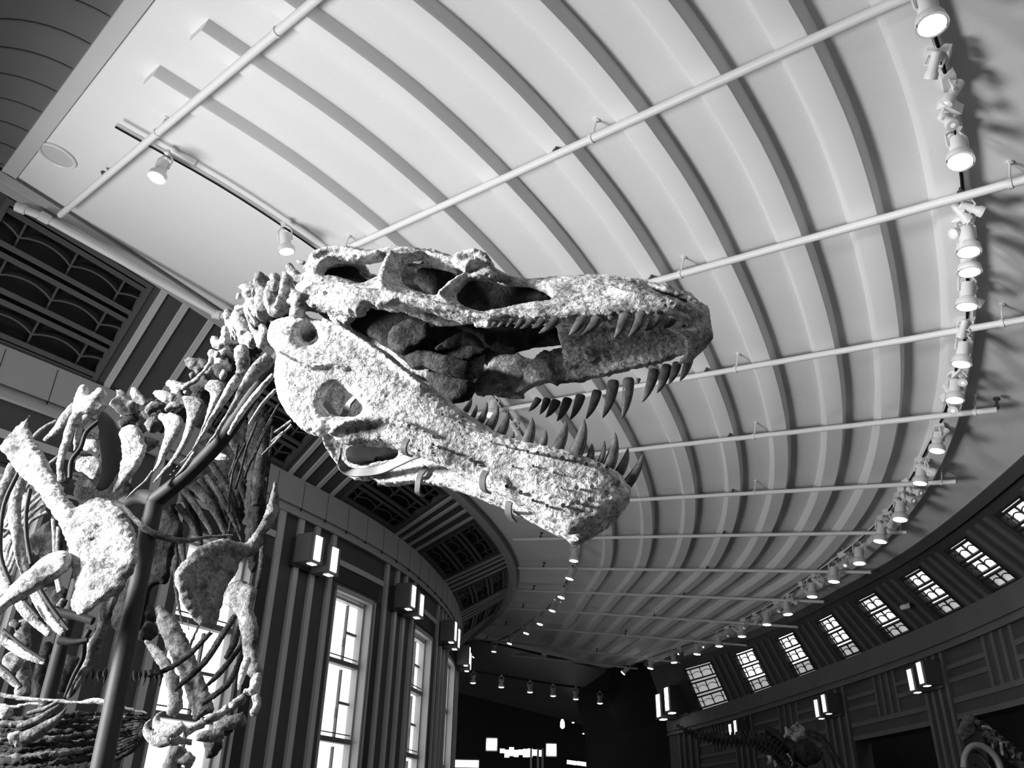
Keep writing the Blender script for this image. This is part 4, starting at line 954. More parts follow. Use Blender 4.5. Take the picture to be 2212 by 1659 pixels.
lump(V, 'bone_mid', [(N1, [(130, 1340, 3.34, 48), (180, 1380, 3.33, 70), (300, 1380, 3.33, 60), (360, 1420, 3.33, 40)]), (N1, 180, 1500, 3.3, 46), (N1, [(250, 1440, 3.34, 30), (230, 1560, 3.34, 40)])])
lump(V, 'bone', [(N2, [(1250, 450, 3.42, 40), (1350, 470, 3.4, 45), (1480, 480, 3.38, 35)]), (N2, [(1110, 560, 3.42, 42), (1220, 600, 3.4, 65), (1340, 640, 3.4, 60)]), (N2, [(1460, 560, 3.3, 40)]), (N2, [(1350, 560, 3.45, 80), (1460, 620, 3.4, 60)])])
lump(V, 'bone_mid', [(N2, [(1020, 800, 3.38, 40), (1060, 740, 3.38, 60), (1230, 700, 3.38, 40)]), (N2, [(1230, 760, 3.34, 30), (1330, 700, 3.34, 40), (1410, 720, 3.34, 30)]), (N2, [(1060, 880, 3.5, 90), (1130, 960, 3.5, 90)]), (N2, [(1240, 850, 3.5, 60), (1400, 780, 3.45, 50)])])
lump('dorsal_vertebra', 'bone', [(N2, [(710, 520, 3.6, 32), (740, 600, 3.6, 52), (780, 680, 3.6, 40)], (.6, 1)), (N2, [(870, 500, 3.55, 45), (900, 600, 3.55, 60), (1010, 690, 3.55, 50)], (.6, 1)), (N2, [(630, 660, 3.6, 55), (760, 720, 3.62, 95), (900, 720, 3.6, 75)]),
                                 (N2, [(760, 800, 3.7, 90), (900, 860, 3.7, 80), (1000, 920, 3.65, 90)]), (N2, [(1060, 620, 3.58, 30), (1050, 700, 3.58, 40)])], .011)
lump('dorsal_vertebra', 'bone_bright', [(N2, [(320, 480, 3.5, 48), (300, 580, 3.5, 72), (270, 720, 3.5, 75), (240, 850, 3.5, 60)]), (N2, [(530, 520, 3.48, 55), (470, 600, 3.48, 60), (400, 690, 3.5, 100), (500, 740, 3.5, 60), (580, 680, 3.5, 30)]), (N2, [(400, 700, 3.5, 110), (330, 800, 3.5, 90)]),
                                        (N2, [(560, 570, 3.5, 40), (540, 620, 3.5, 25)])], .011, .012)
for x, y, Y, r in [(640, 655, 2.9, 34), (600, 672, 2.98, 38), (562, 705, 3.06, 40), (530, 752, 3.12, 40), (492, 800, 3.2, 40), (446, 842, 3.3, 42), (396, 878, 3.42, 42), (345, 900, 3.55, 42), (290, 915, 3.68, 44)]:
    lump('vertebra_body', 'bone_dark', [(None, [(x+16, y-14, Y, r*.8), (x, y, Y+.01, r*.62), (x-16, y+14, Y+.02, r*.8)])], .01, .02)
R_ = 'rib'
bone(R_, N2, [(300, 740, 3.5, 75), (190, 900, 3.48, 62), (110, 1150, 3.46, 55), (50, 1350, 3.46, 45), (70, 1560, 3.48, 55)], 'bone_bright', (.55, 1), None, .009)
bone(R_, N2, [(400, 760, 3.5, 60), (280, 930, 3.5, 50), (230, 1130, 3.5, 38), (200, 1220, 3.5, 20)], 'bone_bright', (.55, 1), None, .009)
bone(R_, N2, [(230, 700, 3.62, 60), (100, 850, 3.66, 62), (20, 960, 3.7, 50), (-130, 1100, 3.75, 30)], 'bone_bright', (.55, 1), None, .009)
bone('rib_bracket', N2, [(480, 880, 3.42, 24), (340, 1010, 3.42, 24), (280, 1180, 3.42, 24), (180, 1320, 3.42, 26), (160, 1520, 3.42, 26)], 'pole')
blade('shoulder_mount_plate', N2, [(540, 765), (620, 830), (680, 920), (730, 1100), (745, 1250), (720, 1400), (640, 1560), (560, 1659), (440, 1659), (500, 1500), (530, 1400), (500, 1200), (480, 1000), (470, 850), (500, 790)], 3.34, .02, 'pole', vox=0, tx_=.3)
CR = 'cervical_rib'
blade(CR, N2, [(830, 910), (760, 940), (710, 1000), (715, 1050), (740, 1110), (735, 1170), (750, 1260), (720, 1400), (710, 1500), (640, 1640), (620, 1690), (680, 1680), (760, 1600), (880, 1480), (960, 1350), (1010, 1220), (1040, 1160), (990, 1100), (1000, 1060), (960, 980), (900, 930)], 3.28, .045, 'bone_bright', None, .007, .012)
blade(CR, N2, [(980, 1050), (1030, 1050), (1100, 1072), (1190, 1100), (1150, 1150), (1080, 1200), (1020, 1240), (1000, 1160)], 3.33, .03, 'bone_mid', None, .008)
blade(CR, N2, [(1170, 770), (1130, 840), (1190, 890), (1230, 970), (1230, 1040), (1180, 1180), (1140, 1330), (1060, 1470), (1100, 1475), (1180, 1370), (1250, 1250), (1330, 1100), (1400, 980), (1450, 880), (1400, 810), (1330, 790), (1230, 800)], 3.2, .035, 'bone_bright', None, .007)
bone(CR, N2, [(1090, 1440, 3.2, 18), (1000, 1560, 3.2, 16), (880, 1660, 3.2, 12), (780, 1760, 3.2, 5)], 'bone_mid')
blade(CR, N3, [(170, 590), (270, 600), (380, 620), (440, 690), (390, 780), (330, 900), (280, 1040), (200, 1180), (100, 1330), (0, 1430), (-150, 1590), (-170, 1570), (0, 1370), (100, 1240), (170, 1090), (210, 950), (230, 800), (190, 680)], 3.14, .03, 'bone_mid', None, .006, .008)
blade(CR, N3, [(410, 510), (480, 420), (520, 420), (620, 430), (660, 510), (630, 590), (560, 700), (490, 820), (430, 920), (330, 1150), (290, 1200), (340, 1080), (400, 950), (440, 800), (480, 680), (490, 560), (440, 530)], 3.06, .03, 'bone', None, .006, .008)
bone(CR, N3, [(830, 360, 2.98, 60), (760, 450, 2.97, 66), (650, 620, 2.96, 50), (520, 830, 2.96, 38), (400, 1030, 2.96, 26), (280, 1220, 2.97, 20), (140, 1370, 2.98, 15), (0, 1520, 3.0, 10)], 'bone', (.6, 1), None, .006, .006)
bone(CR, N3, [(1160, 150, 2.84, 70), (1060, 250, 2.84, 85), (940, 400, 2.84, 72), (830, 560, 2.84, 52), (720, 760, 2.85, 34), (620, 900, 2.86, 26), (540, 1040, 2.87, 24), (420, 1180, 2.9, 14)], 'bone_mid', (.6, 1), None, .006, .006)
bone(CR, N3, [(310, 1230, 2.95, 22), (200, 1400, 2.95, 26), (100, 1500, 2.96, 10)], 'bone_mid')
bone(CR, N3, [(1200, 350, 2.76, 32), (1000, 580, 2.77, 40), (830, 800, 2.78, 36), (690, 1030, 2.8, 24)], 'bone_bright', None, None, .006, .006)
bone(CR, N3, [(1220, 530, 2.9, 22), (1080, 680, 2.9, 22), (920, 910, 2.9, 9)], 'bone')
for pts in ([(1260, 690), (1150, 880), (1040, 1100), (960, 1290), (870, 1510)], [(1010, 890), (930, 1090), (880, 1220), (850, 1360), (770, 1640)], [(880, 1130), (740, 1450), (710, 1700), (690, 1900)], [(800, 1130), (770, 1300), (700, 1500)], [(1180, 860), (1060, 1090), (990, 1250), (900, 1400)]):
    bone(CR, N3, [(x, y, 3.3, 15) for x, y in pts], 'bone_dark')
for a, b in (((1395, 875), (1205, 1012)), ((1310, 1000), (1175, 1112)), ((1400, 920), (1070, 1262))): bone(CR, N3, [(*a, 3.0, 15), (*b, 3.02, 15)], 'bone_mid')
blade('bone_fragment', N3, [(520, 1240), (560, 1215), (690, 1270), (700, 1310), (560, 1320), (515, 1290)], 3.4, .02, 'bone', None, 0)
# armature: the neck tube, the post and its branches
mb = MB(); tb(mb, None, [(640, 720, 2.95, 15), (560, 830, 3.05, 16), (470, 960, 3.15, 17), (400, 1030, 3.2, 17), (335, 1082, 3.25, 19)]); obj('neck_tube', mb, 'pole', DINO)
T0, T1 = at(336, 1080, 3.25), at(219, 1659, 3.1); dn = _unit(T1-T0); FT = T0+dn*((T0[2]-.03)/-dn[2])
post = obj('support_post', MB().tube([T0-dn*.02, T0, T1, FT], [.028, .033, .036, .038], 18), 'pole', DINO)
obj('base_plate', MB().lathe(FT*[1, 1, 0], (0, 0, 1), [(0, .3), (.02, .3), (.03, .28), (.031, 0)], 28), 'pole', post)
mb = MB(); tb(mb, None, [(336, 1080, 3.25, 17), (300, 1072, 3.35, 16), (262, 1092, 3.5, 14), (230, 1130, 3.7, 13)]); obj('branch_tube', mb, 'pole', DINO)
Q0, Q1 = at(137, 1378, 4.2), at(103, 1508, 4.15); dn = _unit(Q1-Q0); FQ = Q0+dn*(Q0[2]/-dn[2])
obj('rear_post', MB().tube([Q0-dn*.3, Q0, Q1, FQ], .034, 14), 'pole', DINO)
mb = MB(); tb(mb, N5, [(560, 190, 4.1, 45), (720, 220, 4.1, 40), (880, 270, 4.1, 38)]); tb(mb, N5, [(560, 450, 4.1, 40), (700, 470, 4.1, 32), (830, 450, 4.1, 25)]); obj('cross_bar', mb, 'pole', DINO)
# shoulder girdle and fore limbs
blade('scapula', C4, [(225, 372), (200, 400), (190, 470), (215, 520), (290, 640), (360, 760), (420, 870), (490, 1000), (545, 1060), (600, 1030), (690, 980), (760, 990), (870, 1050), (930, 1130), (970, 1260), (990, 1360), (975, 1480), (900, 1590), (840, 1659), (750, 1720), (660, 1790), (590, 1830), (550, 1815), (500, 1785), (495, 1740), (525, 1650), (530, 1550), (520, 1460), (505, 1400),
     (480, 1310), (440, 1210), (380, 1100), (320, 1010), (250, 920), (180, 850), (80, 740), (30, 660), (0, 620), (-8, 605), (80, 510), (150, 440)], 3.05, .05, 'bone', 'pale shoulder blade with a broad rounded lower plate', .008, .02, -.02, -.06)
blade('humerus', C5, [(300, 150), (420, 100), (490, 110), (512, 170), (485, 240), (420, 290), (330, 345), (270, 385), (180, 435), (80, 485), (0, 560), (-90, 640), (-120, 520), (-40, 470), (40, 400), (130, 300), (230, 215)], 2.95, .075, 'bone', None, .008, .015)
blade('scapula', C4, [(1972, 828), (2000, 950), (2005, 1040), (1970, 1150), (1900, 1250), (1880, 1320), (1830, 1390), (1720, 1420), (1700, 1520), (1640, 1590), (1600, 1700), (1580, 1820), (1530, 1920), (1480, 1922), (1400, 1872), (1340, 1800), (1290, 1700), (1255, 1580), (1260, 1490), (1310, 1440), (1390, 1362), (1480, 1302), (1570, 1278), (1680, 1282), (1745, 1320), (1790, 1290), (1850, 1200), (1900, 1090), (1945, 960)],
      3.95, .05, 'bone_mid', 'darker shoulder blade of the other side', .009, .02, .16, 0.02)
blade('humerus', C5, [(1640, 340), (1700, 310), (1780, 330), (1840, 370), (1835, 440), (1812, 520), (1850, 600), (1860, 700), (1850, 850), (1890, 960), (1890, 1010), (1800, 1020), (1760, 960), (1750, 880), (1740, 750), (1720, 640), (1690, 520), (1610, 490), (1600, 440)], 3.8, .06, 'bone_mid', None, .009, .015)
bone('ulna', C5, [(1780, 870, 3.74, 32), (1735, 1000, 3.7, 28), (1710, 1110, 3.68, 14)], 'bone', None, None, .008)
lump('radius', 'bone', [(C5, [(1850, 980, 3.72, 34), (1830, 1060, 3.7, 36), (1800, 1120, 3.66, 32)]), (C5, 1760, 1110, 3.66, 26)])
lump('wrist_bone', 'bone', [(C5, [(1830, 1130, 3.68, 30), (1850, 1180, 3.68, 28), (1810, 1280, 3.66, 34)])])
FG = 'finger_bone'
lump(FG, 'bone', [(C5, [(1760, 1150, 3.6, 36), (1690, 1200, 3.58, 34), (1650, 1220, 3.56, 36)])])
lump(FG, 'bone', [(C5, [(1640, 1230, 3.55, 42), (1580, 1270, 3.53, 30), (1500, 1310, 3.5, 34), (1470, 1330, 3.5, 24)])])
lump(FG, 'bone_bright', [(C5, [(1470, 1330, 3.48, 34), (1400, 1370, 3.46, 26), (1320, 1405, 3.45, 44)])])
lump(FG, 'bone_mid', [(C5, [(1760, 1300, 3.62, 52), (1640, 1340, 3.6, 50), (1540, 1370, 3.6, 40)])])
lump(FG, 'bone_mid', [(C5, [(1600, 1420, 3.56, 50), (1480, 1430, 3.53, 42), (1400, 1450, 3.52, 30)])])
lump(FG, 'bone', [(C5, [(1380, 1470, 3.5, 30), (1300, 1465, 3.48, 28), (1225, 1465, 3.47, 40)])])
def claw(cv, pts, Y, mt='bone'):
    bone('hand_claw', cv, [(x, y, Y, r) for x, y, r in pts], mt, (.6, 1))
claw(C5, [(1320, 1345, 34), (1260, 1390, 46), (1180, 1385, 46), (1125, 1335, 32), (1130, 1290, 20), (1175, 1248, 3)], 3.42, 'bone_bright')
claw(C5, [(1215, 1462, 36), (1150, 1470, 42), (1085, 1440, 36), (1050, 1390, 26), (1055, 1345, 16), (1090, 1305, 3)], 3.45)
lump('wrist_bone', 'bone_dark', [(C5, [(1520, 1450, 3.62, 70), (1530, 1520, 3.62, 60), (1480, 1570, 3.62, 30)]), (C5, 1620, 1370, 3.66, 60)])
lump('arm_bone', 'bone_mid', [(C5, [(1280, 1500, 3.9, 60), (1250, 1570, 3.9, 55), (1220, 1680, 3.9, 60), (1200, 1760, 3.9, 60)]), (C5, [(1380, 1560, 3.9, 40), (1320, 1640, 3.9, 60)])])
# ribs of the far side and the bones behind them
for pts in ([(1690, 560, 26), (1600, 700, 28), (1450, 920, 28), (1330, 1030, 25), (1250, 1110, 16)], [(1520, 680, 20), (1350, 850, 26), (1200, 950, 24), (1050, 1010, 14)], [(1740, 770, 22), (1600, 950, 26), (1440, 1115, 16)], [(1740, 850, 24), (1650, 1040, 28), (1440, 1205, 22)],
            [(1430, 630, 14), (1390, 720, 16), (1350, 820, 12)], [(1720, 620, 20), (1690, 740, 30), (1620, 880, 24)], [(1250, 180, 20), (1270, 420, 18), (1310, 630, 10)], [(1350, 580, 12), (1358, 720, 5)], [(1300, 50, 30), (1340, 260, 20), (1400, 600, 14)]):
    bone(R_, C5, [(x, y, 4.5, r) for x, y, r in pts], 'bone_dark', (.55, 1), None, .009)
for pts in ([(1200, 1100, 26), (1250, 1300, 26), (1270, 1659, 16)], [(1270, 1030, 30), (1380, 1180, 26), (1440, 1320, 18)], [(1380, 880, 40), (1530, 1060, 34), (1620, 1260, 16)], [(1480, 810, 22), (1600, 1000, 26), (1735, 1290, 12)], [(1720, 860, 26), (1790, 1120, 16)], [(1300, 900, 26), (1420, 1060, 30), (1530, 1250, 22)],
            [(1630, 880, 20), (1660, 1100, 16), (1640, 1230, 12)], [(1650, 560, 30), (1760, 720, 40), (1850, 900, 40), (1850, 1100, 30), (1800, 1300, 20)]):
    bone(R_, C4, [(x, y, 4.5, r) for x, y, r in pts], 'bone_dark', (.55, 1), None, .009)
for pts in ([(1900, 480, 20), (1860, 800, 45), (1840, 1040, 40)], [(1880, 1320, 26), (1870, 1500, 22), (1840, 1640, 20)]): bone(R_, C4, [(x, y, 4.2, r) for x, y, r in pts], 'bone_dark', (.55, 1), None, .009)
blade('body_dark_backing', C5, [(1000, -150), (1160, -220), (1330, -120), (1300, 0), (1240, 40), (1240, 180), (1190, 360), (1120, 330), (1060, 440), (1010, 700), (860, 790), (800, 640), (820, 470), (940, 280)], 4.1, .05, 'bone_black', None, .012, .03)  # black sheet added behind the post as shade between the bones
blade('far_dark_backing', None, [(548, 850), (566, 868), (585, 900), (578, 960), (582, 1010), (570, 1060), (572, 1140), (556, 1180), (552, 1240), (536, 1230), (528, 1130), (534, 1010), (530, 920)], 4.3, .05, 'bone_black', None, .012, .04)  # added black sheet, a dark mass in place of shaded far bones
blade('chest_dark_backing', None, [(395, 1010), (440, 945), (500, 930), (545, 900), (540, 1000), (530, 1110), (518, 1160), (480, 1140), (470, 1060), (430, 1050), (410, 1090), (380, 1080)], 4.75, .04, 'bone_black', None, .012, .04)  # black sheets added behind the ribs to darken the gaps
blade('chest_dark_backing', None, [(150, 1050), (215, 1000), (262, 1010), (300, 1080), (270, 1100), (220, 1090), (180, 1110)], 4.3, .04, 'bone_black', None, .012, .03)
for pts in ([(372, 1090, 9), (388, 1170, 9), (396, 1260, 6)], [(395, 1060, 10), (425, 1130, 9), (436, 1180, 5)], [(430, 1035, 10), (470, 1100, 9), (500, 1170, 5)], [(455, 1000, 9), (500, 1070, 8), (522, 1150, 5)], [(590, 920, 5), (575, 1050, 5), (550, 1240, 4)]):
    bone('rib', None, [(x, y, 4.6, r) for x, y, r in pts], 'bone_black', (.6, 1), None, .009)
lump('leg_bone', 'bone_mid', [(C5, [(1130, 500, 5.2, 30), (1210, 640, 5.2, 70), (1290, 800, 5.2, 75), (1360, 950, 5.2, 70), (1420, 1120, 5.2, 75), (1470, 1280, 5.2, 80)], (.8, 1))], .014, .03)
lump('leg_bone', 'bone', [(C5, [(1040, 735, 5.1, 14), (1120, 830, 5.1, 40), (1200, 940, 5.1, 45), (1250, 1080, 5.1, 50), (1260, 1200, 5.1, 55), (1230, 1290, 5.1, 40)], (.6, 1))], .012, .02)
lump('hip_bone', 'bone_dark', [(C5, [(1090, 520, 5.4, 90), (960, 640, 5.4, 80), (1080, 680, 5.3, 70)])], .014, .03)
blade('pubis', N5, [(950, 60), (1100, 20), (1090, 150), (1020, 330), (980, 430), (960, 560), (850, 730), (780, 850), (680, 1000), (600, 1005), (700, 800), (760, 650), (820, 480), (900, 380), (930, 250)], 4.3, .05, 'bone_mid', None, .009, .01)
mb = MB(); tb(mb, N5, [(850, 350, 4.2, 26), (800, 440, 4.2, 26), (790, 600, 4.25, 22), (700, 780, 4.3, 20), (610, 990, 4.3, 12)]); tb(mb, N5, [(830, 330, 4.2, 10), (800, 400, 4.2, 10), (850, 420, 4.2, 10)]); obj('carrier_rod', mb, 'pole', DINO)
for x0, y0, n_, st in ((187, 1456, 7, 13.5), (292, 1458, 6, 11.5)):
    for k in range(n_):
        x = x0+k*st; Y = 6.3
        lump('tail_vertebra', 'bone_dark', [(None, [(x-5, y0-2, Y, 9), (x+5, y0-2, Y, 9)]), (None, [(x, y0-8, Y, 6), (x-3, y0-15, Y, 3)]), (None, [(x, y0+6, Y, 4), (x-3, y0+20, Y, 3), (x-12, y0+26, Y, 2.5)], (1, 1))], .02, .02)
# ribs of the near side
for cv, pts, mt in ((N4, [(170, 580, 3.2, 45), (120, 750, 3.2, 48), (110, 900, 3.2, 48), (140, 1060, 3.2, 45), (160, 1200, 3.2, 42), (195, 1320, 3.2, 40)], 'bone_bright'), (N4, [(110, 490, 3.35, 45), (20, 700, 3.3, 45), (-30, 900, 3.3, 45)], 'bone'),
                    (N5, [(310, -20, 3.2, 50), (430, 200, 3.18, 50), (600, 395, 3.15, 40)], 'bone_bright'), (N5, [(160, 90, 3.3, 45), (300, 250, 3.3, 48), (480, 400, 3.3, 40)], 'bone'), (N5, [(-40, 400, 3.25, 45), (100, 500, 3.25, 48), (240, 590, 3.22, 45), (430, 680, 3.2, 22)], 'bone_bright'),
                    (N5, [(-60, 700, 3.3, 40), (60, 800, 3.3, 38), (190, 905, 3.3, 30)], 'bone'), (N4, [(-20, 1180, 3.3, 40), (20, 1340, 3.3, 44), (100, 1500, 3.3, 44)], 'bone'), (N4, [(-20, 1500, 3.4, 26), (60, 1440, 3.4, 26)], 'bone')):
    bone(R_, cv, pts, mt, (.5, 1), None, .007, .008)
for cv, pts in ((N4, [(225, 680), (195, 850), (200, 1050), (235, 1240)]), (N4, [(140, 550), (30, 800), (5, 1000), (10, 1200), (80, 1390)]), (N5, [(390, 0), (520, 180), (650, 355)]), (N5, [(230, 80), (370, 240)]), (N5, [(30, 350), (250, 530), (430, 645)]), (N5, [(-20, 670), (90, 760), (200, 890)]), (N4, [(290, 1410), (370, 1540), (450, 1650)])):
    bone('rib_bracket', cv, [(x, y, 3.16, 16) for x, y in pts], 'pole')
for pts in ([(420, 170), (300, 240), (240, 300)], [(460, 420), (370, 490), (300, 560)], [(310, 740), (220, 830), (100, 960), (20, 1040)], [(330, 790), (230, 870), (120, 1010), (30, 1150)], [(350, 850), (240, 910), (130, 1080), (50, 1260)], [(220, 640), (100, 800), (40, 960)], [(300, 700), (160, 840), (30, 960)],
            [(130, 640), (60, 780), (20, 900)], [(110, 1020), (60, 1130), (40, 1280)], [(140, 1090), (100, 1220), (60, 1310)], [(395, 900), (405, 1050), (415, 1320), (440, 1450)], [(435, 960), (430, 1100), (435, 1340), (450, 1440)]):
    bone(R_, N4, [(x, y, 3.9, 14) for x, y in pts], 'bone', (.6, 1))
for pts in ([(540, 560), (620, 580), (700, 650)], [(540, 590), (630, 620), (720, 670)], [(560, 640), (640, 650), (700, 660)], [(500, 730), (600, 760), (640, 780)], [(640, 260), (700, 270), (740, 290)], [(600, 410), (680, 405), (740, 430)], [(640, 290), (740, 300)]):
    bone(R_, N4, [(x, y, 4.0, 13) for x, y in pts], 'bone_dark', (.6, 1))
blade('rib_plate', N2, [(300, 1080), (380, 1050), (490, 1060), (495, 1240), (400, 1230), (290, 1220)], 4.0, .03, 'bone', None, .01, .02)
blade('rib_plate', N2, [(220, 1310), (300, 1270), (500, 1262), (515, 1440), (430, 1570), (330, 1480), (215, 1440)], 4.05, .03, 'bone', None, .01, .02)
blade('hip_bone', N4, [(385, 900), (300, 960), (220, 1040), (200, 1120), (250, 1160), (330, 1190), (400, 1180), (480, 1100), (450, 1000)], 4.4, .06, 'bone_dark', None, .012, .03)
lump('leg_bone', 'bone_mid', [(N5, [(230, 250, 4.6, 60), (210, 420, 4.6, 75), (220, 620, 4.6, 65), (225, 800, 4.6, 70), (200, 1000, 4.6, 70)], (.8, 1)), (N5, [(110, 280, 4.5, 40), (180, 330, 4.5, 40)])], .012, .025)
mb = MB(); P_ = [at(*N5(120+46*math.cos(a), 650+60*math.sin(a)), 4.5) for a in np.linspace(0, 2*math.pi, 17)]; mb.tube(P_, .03, 8, caps=False); bonify(obj('foot_bone', mb, 'bone', DINO), .012, .02)
blade('leg_bone', N5, [(300, 0), (500, -60), (650, -40), (640, 120), (560, 160), (420, 120)], 4.4, .06, 'bone_dark', None, .012, .03)
lump('leg_bone', 'bone_mid', [(N5, [(610, 60, 4.2, 30), (560, 130, 4.2, 40)])])
lump('leg_bone', 'bone_dark', [(N5, [(700, 600, 5.0, 60), (620, 780, 5.0, 80), (560, 950, 5.0, 70)])], .014, .03)
lump('leg_bone', 'bone_dark', [(N5, [(470, 480, 5.2, 50), (420, 620, 5.2, 45), (380, 820, 5.2, 60), (380, 980, 5.2, 60)])], .014, .03)
# belly ribs and the left hand at the foot of the picture
bone('belly_rib', N5, [(-60, 950, 3.5, 26), (200, 1000, 3.5, 28), (500, 1020, 3.5, 24), (800, 1035, 3.5, 26), (900, 1020, 3.5, 34), (1060, 1060, 3.5, 24), (1400, 1140, 3.5, 18)], 'bone', (.6, 1), None, .007)
bone('belly_rib', N5, [(-60, 1050, 3.5, 18), (120, 1080, 3.5, 26), (300, 1050, 3.5, 20), (420, 1060, 3.5, 12)], 'bone', (.6, 1), None, .007)
for k in range(13):
    t = k/12.; y = 1160+470*t
    pts = [(-60, y+20+random.uniform(-12, 12), 3.55, 22), (200, y+35+16*math.sin(k*2.1), 3.55, 32), (500, y+22*math.cos(k*1.3), 3.6+.05*math.sin(k*2), 34), (800, y-10-25*t+14*math.sin(k*3.), 3.65, 30), (1100, 1150+380*t, 3.7, 25), (1330, 1160+250*t, 3.75, 18), (1470, 1190+150*t, 3.8, 10)]
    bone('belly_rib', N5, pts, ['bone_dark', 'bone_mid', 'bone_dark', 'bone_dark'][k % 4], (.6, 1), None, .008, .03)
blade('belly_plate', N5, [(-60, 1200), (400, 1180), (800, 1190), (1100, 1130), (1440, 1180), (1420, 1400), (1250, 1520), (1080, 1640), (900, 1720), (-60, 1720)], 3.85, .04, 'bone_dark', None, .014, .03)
lump(FG, 'bone', [(N5, [(-30, 1120, 3.3, 50), (60, 1130, 3.3, 58), (120, 1110, 3.3, 40)]), (N5, 60, 1170, 3.3, 46)])
lump(FG, 'bone', [(N5, [(90, 1400, 3.25, 50), (150, 1370, 3.25, 62), (200, 1370, 3.25, 50)]), (N5, 170, 1420, 3.25, 40)])
claw(N5, [(200, 1380, 58), (300, 1350, 66), (430, 1270, 52), (560, 1180, 32), (632, 1085, 4)], 3.2, 'bone_mid')
claw(N5, [(160, 1275, 20), (250, 1240, 34), (370, 1195, 34), (480, 1120, 24), (560, 1060, 6)], 3.25, 'bone_mid')
claw(N5, [(255, 1145, 18), (330, 1125, 22), (430, 1095, 22), (510, 1050, 14), (550, 1025, 4)], 3.3, 'bone_mid')
bone(CR, None, [(230, 1076, 3.3, 4), (262, 1090, 3.25, 5), (290, 1120, 3.22, 6), (320, 1147, 3.2, 8), (360, 1162, 3.2, 8), (400, 1168, 3.2, 6), (450, 1160, 3.25, 4), (505, 1156, 3.3, 3)], 'bone_mid', None, None, .005, .004)
# ================================================================ the two skeletons across the hall
def far_tail(root, pts, Y, mt, up=12, dn=9, n=26, sz=6):
    S = spl([(*p,) for p in pts], n)
    for k in range(n):
        x, y, r = S[k]; d = S[min(k+1, n-1)][:2]-S[max(k-1, 0)][:2]; d = d/np.linalg.norm(d); nx, ny = d[1], -d[0]
        mb = MB(); tb(mb, None, [(x-d[0]*r*.8, y-d[1]*r*.8, Y, r), (x+d[0]*r*.8, y+d[1]*r*.8, Y, r)])
        tb(mb, None, [(x, y, Y, r*.5), (x+nx*up*r/sz, y+ny*up*r/sz, Y, r*.3)]); tb(mb, None, [(x, y, Y, r*.4), (x-nx*dn*r/sz-d[0]*3, y-ny*dn*r/sz, Y, r*.25)])
        p = at(x, y, Y); mb.tube([p-VIEW*r*.012, p+VIEW*r*.012], r*.004, 6)
        obj('tail_vertebra' if root.name.startswith('long') else 'back_vertebra', mb, mt, root)
LT = empty('long_tailed_skeleton', at(1690, 1650, 13.0)*[1, 1, 0], 'dark long-tailed dinosaur skeleton at lower right, tail reaching left across the hall', 'skeleton')
def C7(x, y): return 1420+x*.1944, 1350+y*.1944
KS[C7] = .1944
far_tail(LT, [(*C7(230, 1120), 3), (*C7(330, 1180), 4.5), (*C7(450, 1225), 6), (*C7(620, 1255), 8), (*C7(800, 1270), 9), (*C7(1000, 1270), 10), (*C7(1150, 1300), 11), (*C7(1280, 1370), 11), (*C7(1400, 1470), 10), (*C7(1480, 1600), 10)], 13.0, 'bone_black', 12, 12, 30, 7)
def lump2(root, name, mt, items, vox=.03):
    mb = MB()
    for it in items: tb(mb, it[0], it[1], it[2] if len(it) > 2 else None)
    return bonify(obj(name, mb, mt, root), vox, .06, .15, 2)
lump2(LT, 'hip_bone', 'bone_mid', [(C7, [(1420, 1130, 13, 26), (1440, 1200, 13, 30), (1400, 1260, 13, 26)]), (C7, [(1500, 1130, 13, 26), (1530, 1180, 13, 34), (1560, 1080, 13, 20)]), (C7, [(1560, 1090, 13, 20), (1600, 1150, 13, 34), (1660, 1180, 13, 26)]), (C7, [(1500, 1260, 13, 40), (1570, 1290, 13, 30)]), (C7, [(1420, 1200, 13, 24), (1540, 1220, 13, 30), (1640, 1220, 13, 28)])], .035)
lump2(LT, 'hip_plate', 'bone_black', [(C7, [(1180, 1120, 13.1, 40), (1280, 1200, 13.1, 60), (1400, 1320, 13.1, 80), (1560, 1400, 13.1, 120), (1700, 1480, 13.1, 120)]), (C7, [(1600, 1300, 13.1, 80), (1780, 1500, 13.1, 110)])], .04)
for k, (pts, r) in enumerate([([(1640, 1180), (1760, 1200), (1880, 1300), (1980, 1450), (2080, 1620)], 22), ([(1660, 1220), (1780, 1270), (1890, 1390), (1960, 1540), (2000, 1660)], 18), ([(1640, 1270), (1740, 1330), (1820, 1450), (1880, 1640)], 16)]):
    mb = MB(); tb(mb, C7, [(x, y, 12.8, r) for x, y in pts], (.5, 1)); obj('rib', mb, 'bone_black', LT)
for it_ in [(C7, [(1240, 1440, 12.9, 34), (1260, 1520, 12.9, 30), (1210, 1560, 12.9, 24)]), (C7, [(1290, 1480, 12.9, 24), (1320, 1580, 12.9, 24)]), (C7, [(1430, 1420, 12.9, 22), (1480, 1480, 12.9, 22), (1500, 1600, 12.9, 26)])]: lump2(LT, 'leg_bone', 'bone_mid', [it_])
mb = MB(); tb(mb, C7, [(1500, 1400, 13, 22), (1520, 1900, 13, 24)]); p_ = at(*C7(1510, 1800), 13.0); mb.tube([p_, p_*[1, 1, 0]], .05, 8); obj('support_post', mb, 'pole', LT)
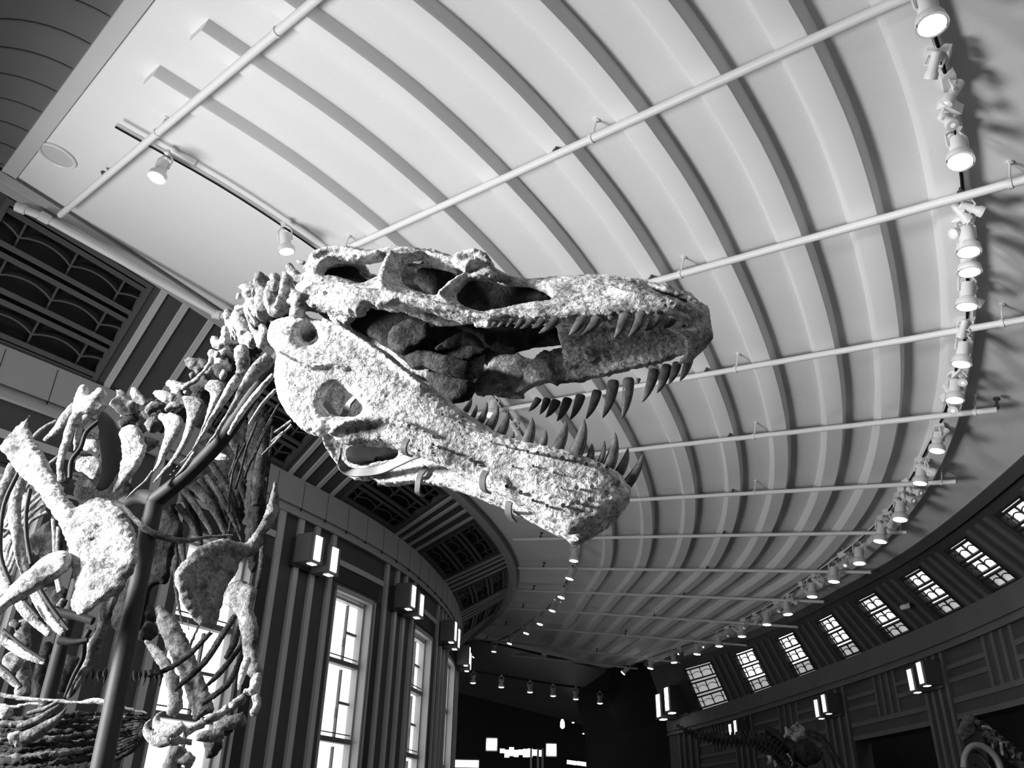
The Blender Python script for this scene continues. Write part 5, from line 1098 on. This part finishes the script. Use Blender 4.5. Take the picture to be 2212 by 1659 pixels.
def C8(x, y): return 1750+x*.2089, 1350+y*.2089
KS[C8] = .2089
RT = empty('crested_skeleton', at(2150, 1650, 10.5)*[1, 1, 0], 'knobbly dinosaur skeleton at the right edge with a pale curved tube below it', 'skeleton')
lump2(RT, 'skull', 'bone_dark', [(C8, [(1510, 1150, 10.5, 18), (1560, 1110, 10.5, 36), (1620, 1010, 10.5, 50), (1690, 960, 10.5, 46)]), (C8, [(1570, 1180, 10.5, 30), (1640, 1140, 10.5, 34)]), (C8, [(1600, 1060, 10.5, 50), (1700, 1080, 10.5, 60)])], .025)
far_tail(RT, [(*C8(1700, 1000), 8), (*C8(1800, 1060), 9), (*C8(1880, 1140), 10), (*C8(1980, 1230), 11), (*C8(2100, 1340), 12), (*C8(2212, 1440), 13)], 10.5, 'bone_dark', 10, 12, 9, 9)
for it_ in [(C8, [(1760, 1040, 10.4, 20), (1830, 1060, 10.4, 26), (1900, 1090, 10.4, 14)]), (C8, [(1960, 1200, 10.4, 20), (2060, 1230, 10.4, 14)]), (C8, [(1970, 1200, 10.4, 24), (1990, 1360, 10.4, 22)]), (C8, [(1900, 1200, 10.4, 14), (1880, 1330, 10.4, 14)]), (C8, [(2130, 1300, 10.4, 16), (2090, 1390, 10.4, 26)])]: lump2(RT, 'neck_bone', 'bone_mid', [it_], .022)
mb = MB(); tb(mb, C8, [(1590, 1480, 10.4, 34), (1600, 1360, 10.4, 32), (1660, 1260, 10.4, 32), (1760, 1245, 10.4, 32), (1860, 1300, 10.4, 34), (1940, 1400, 10.4, 36), (1990, 1560, 10.4, 38)]); obj('support_tube', mb, 'tube_grey', RT)
for pts in ([(1640, 1310), (1720, 1310), (1800, 1390), (1880, 1500)], [(1700, 1440), (1780, 1500)]): mb = MB(); tb(mb, C8, [(x, y, 10.5, 16) for x, y in pts]); obj('rib', mb, 'bone_dark', RT)
p_ = at(*C8(1590, 1480), 10.4); obj('support_post', MB().tube([p_, p_*[1, 1, 0]], .06, 10), 'pole', RT)
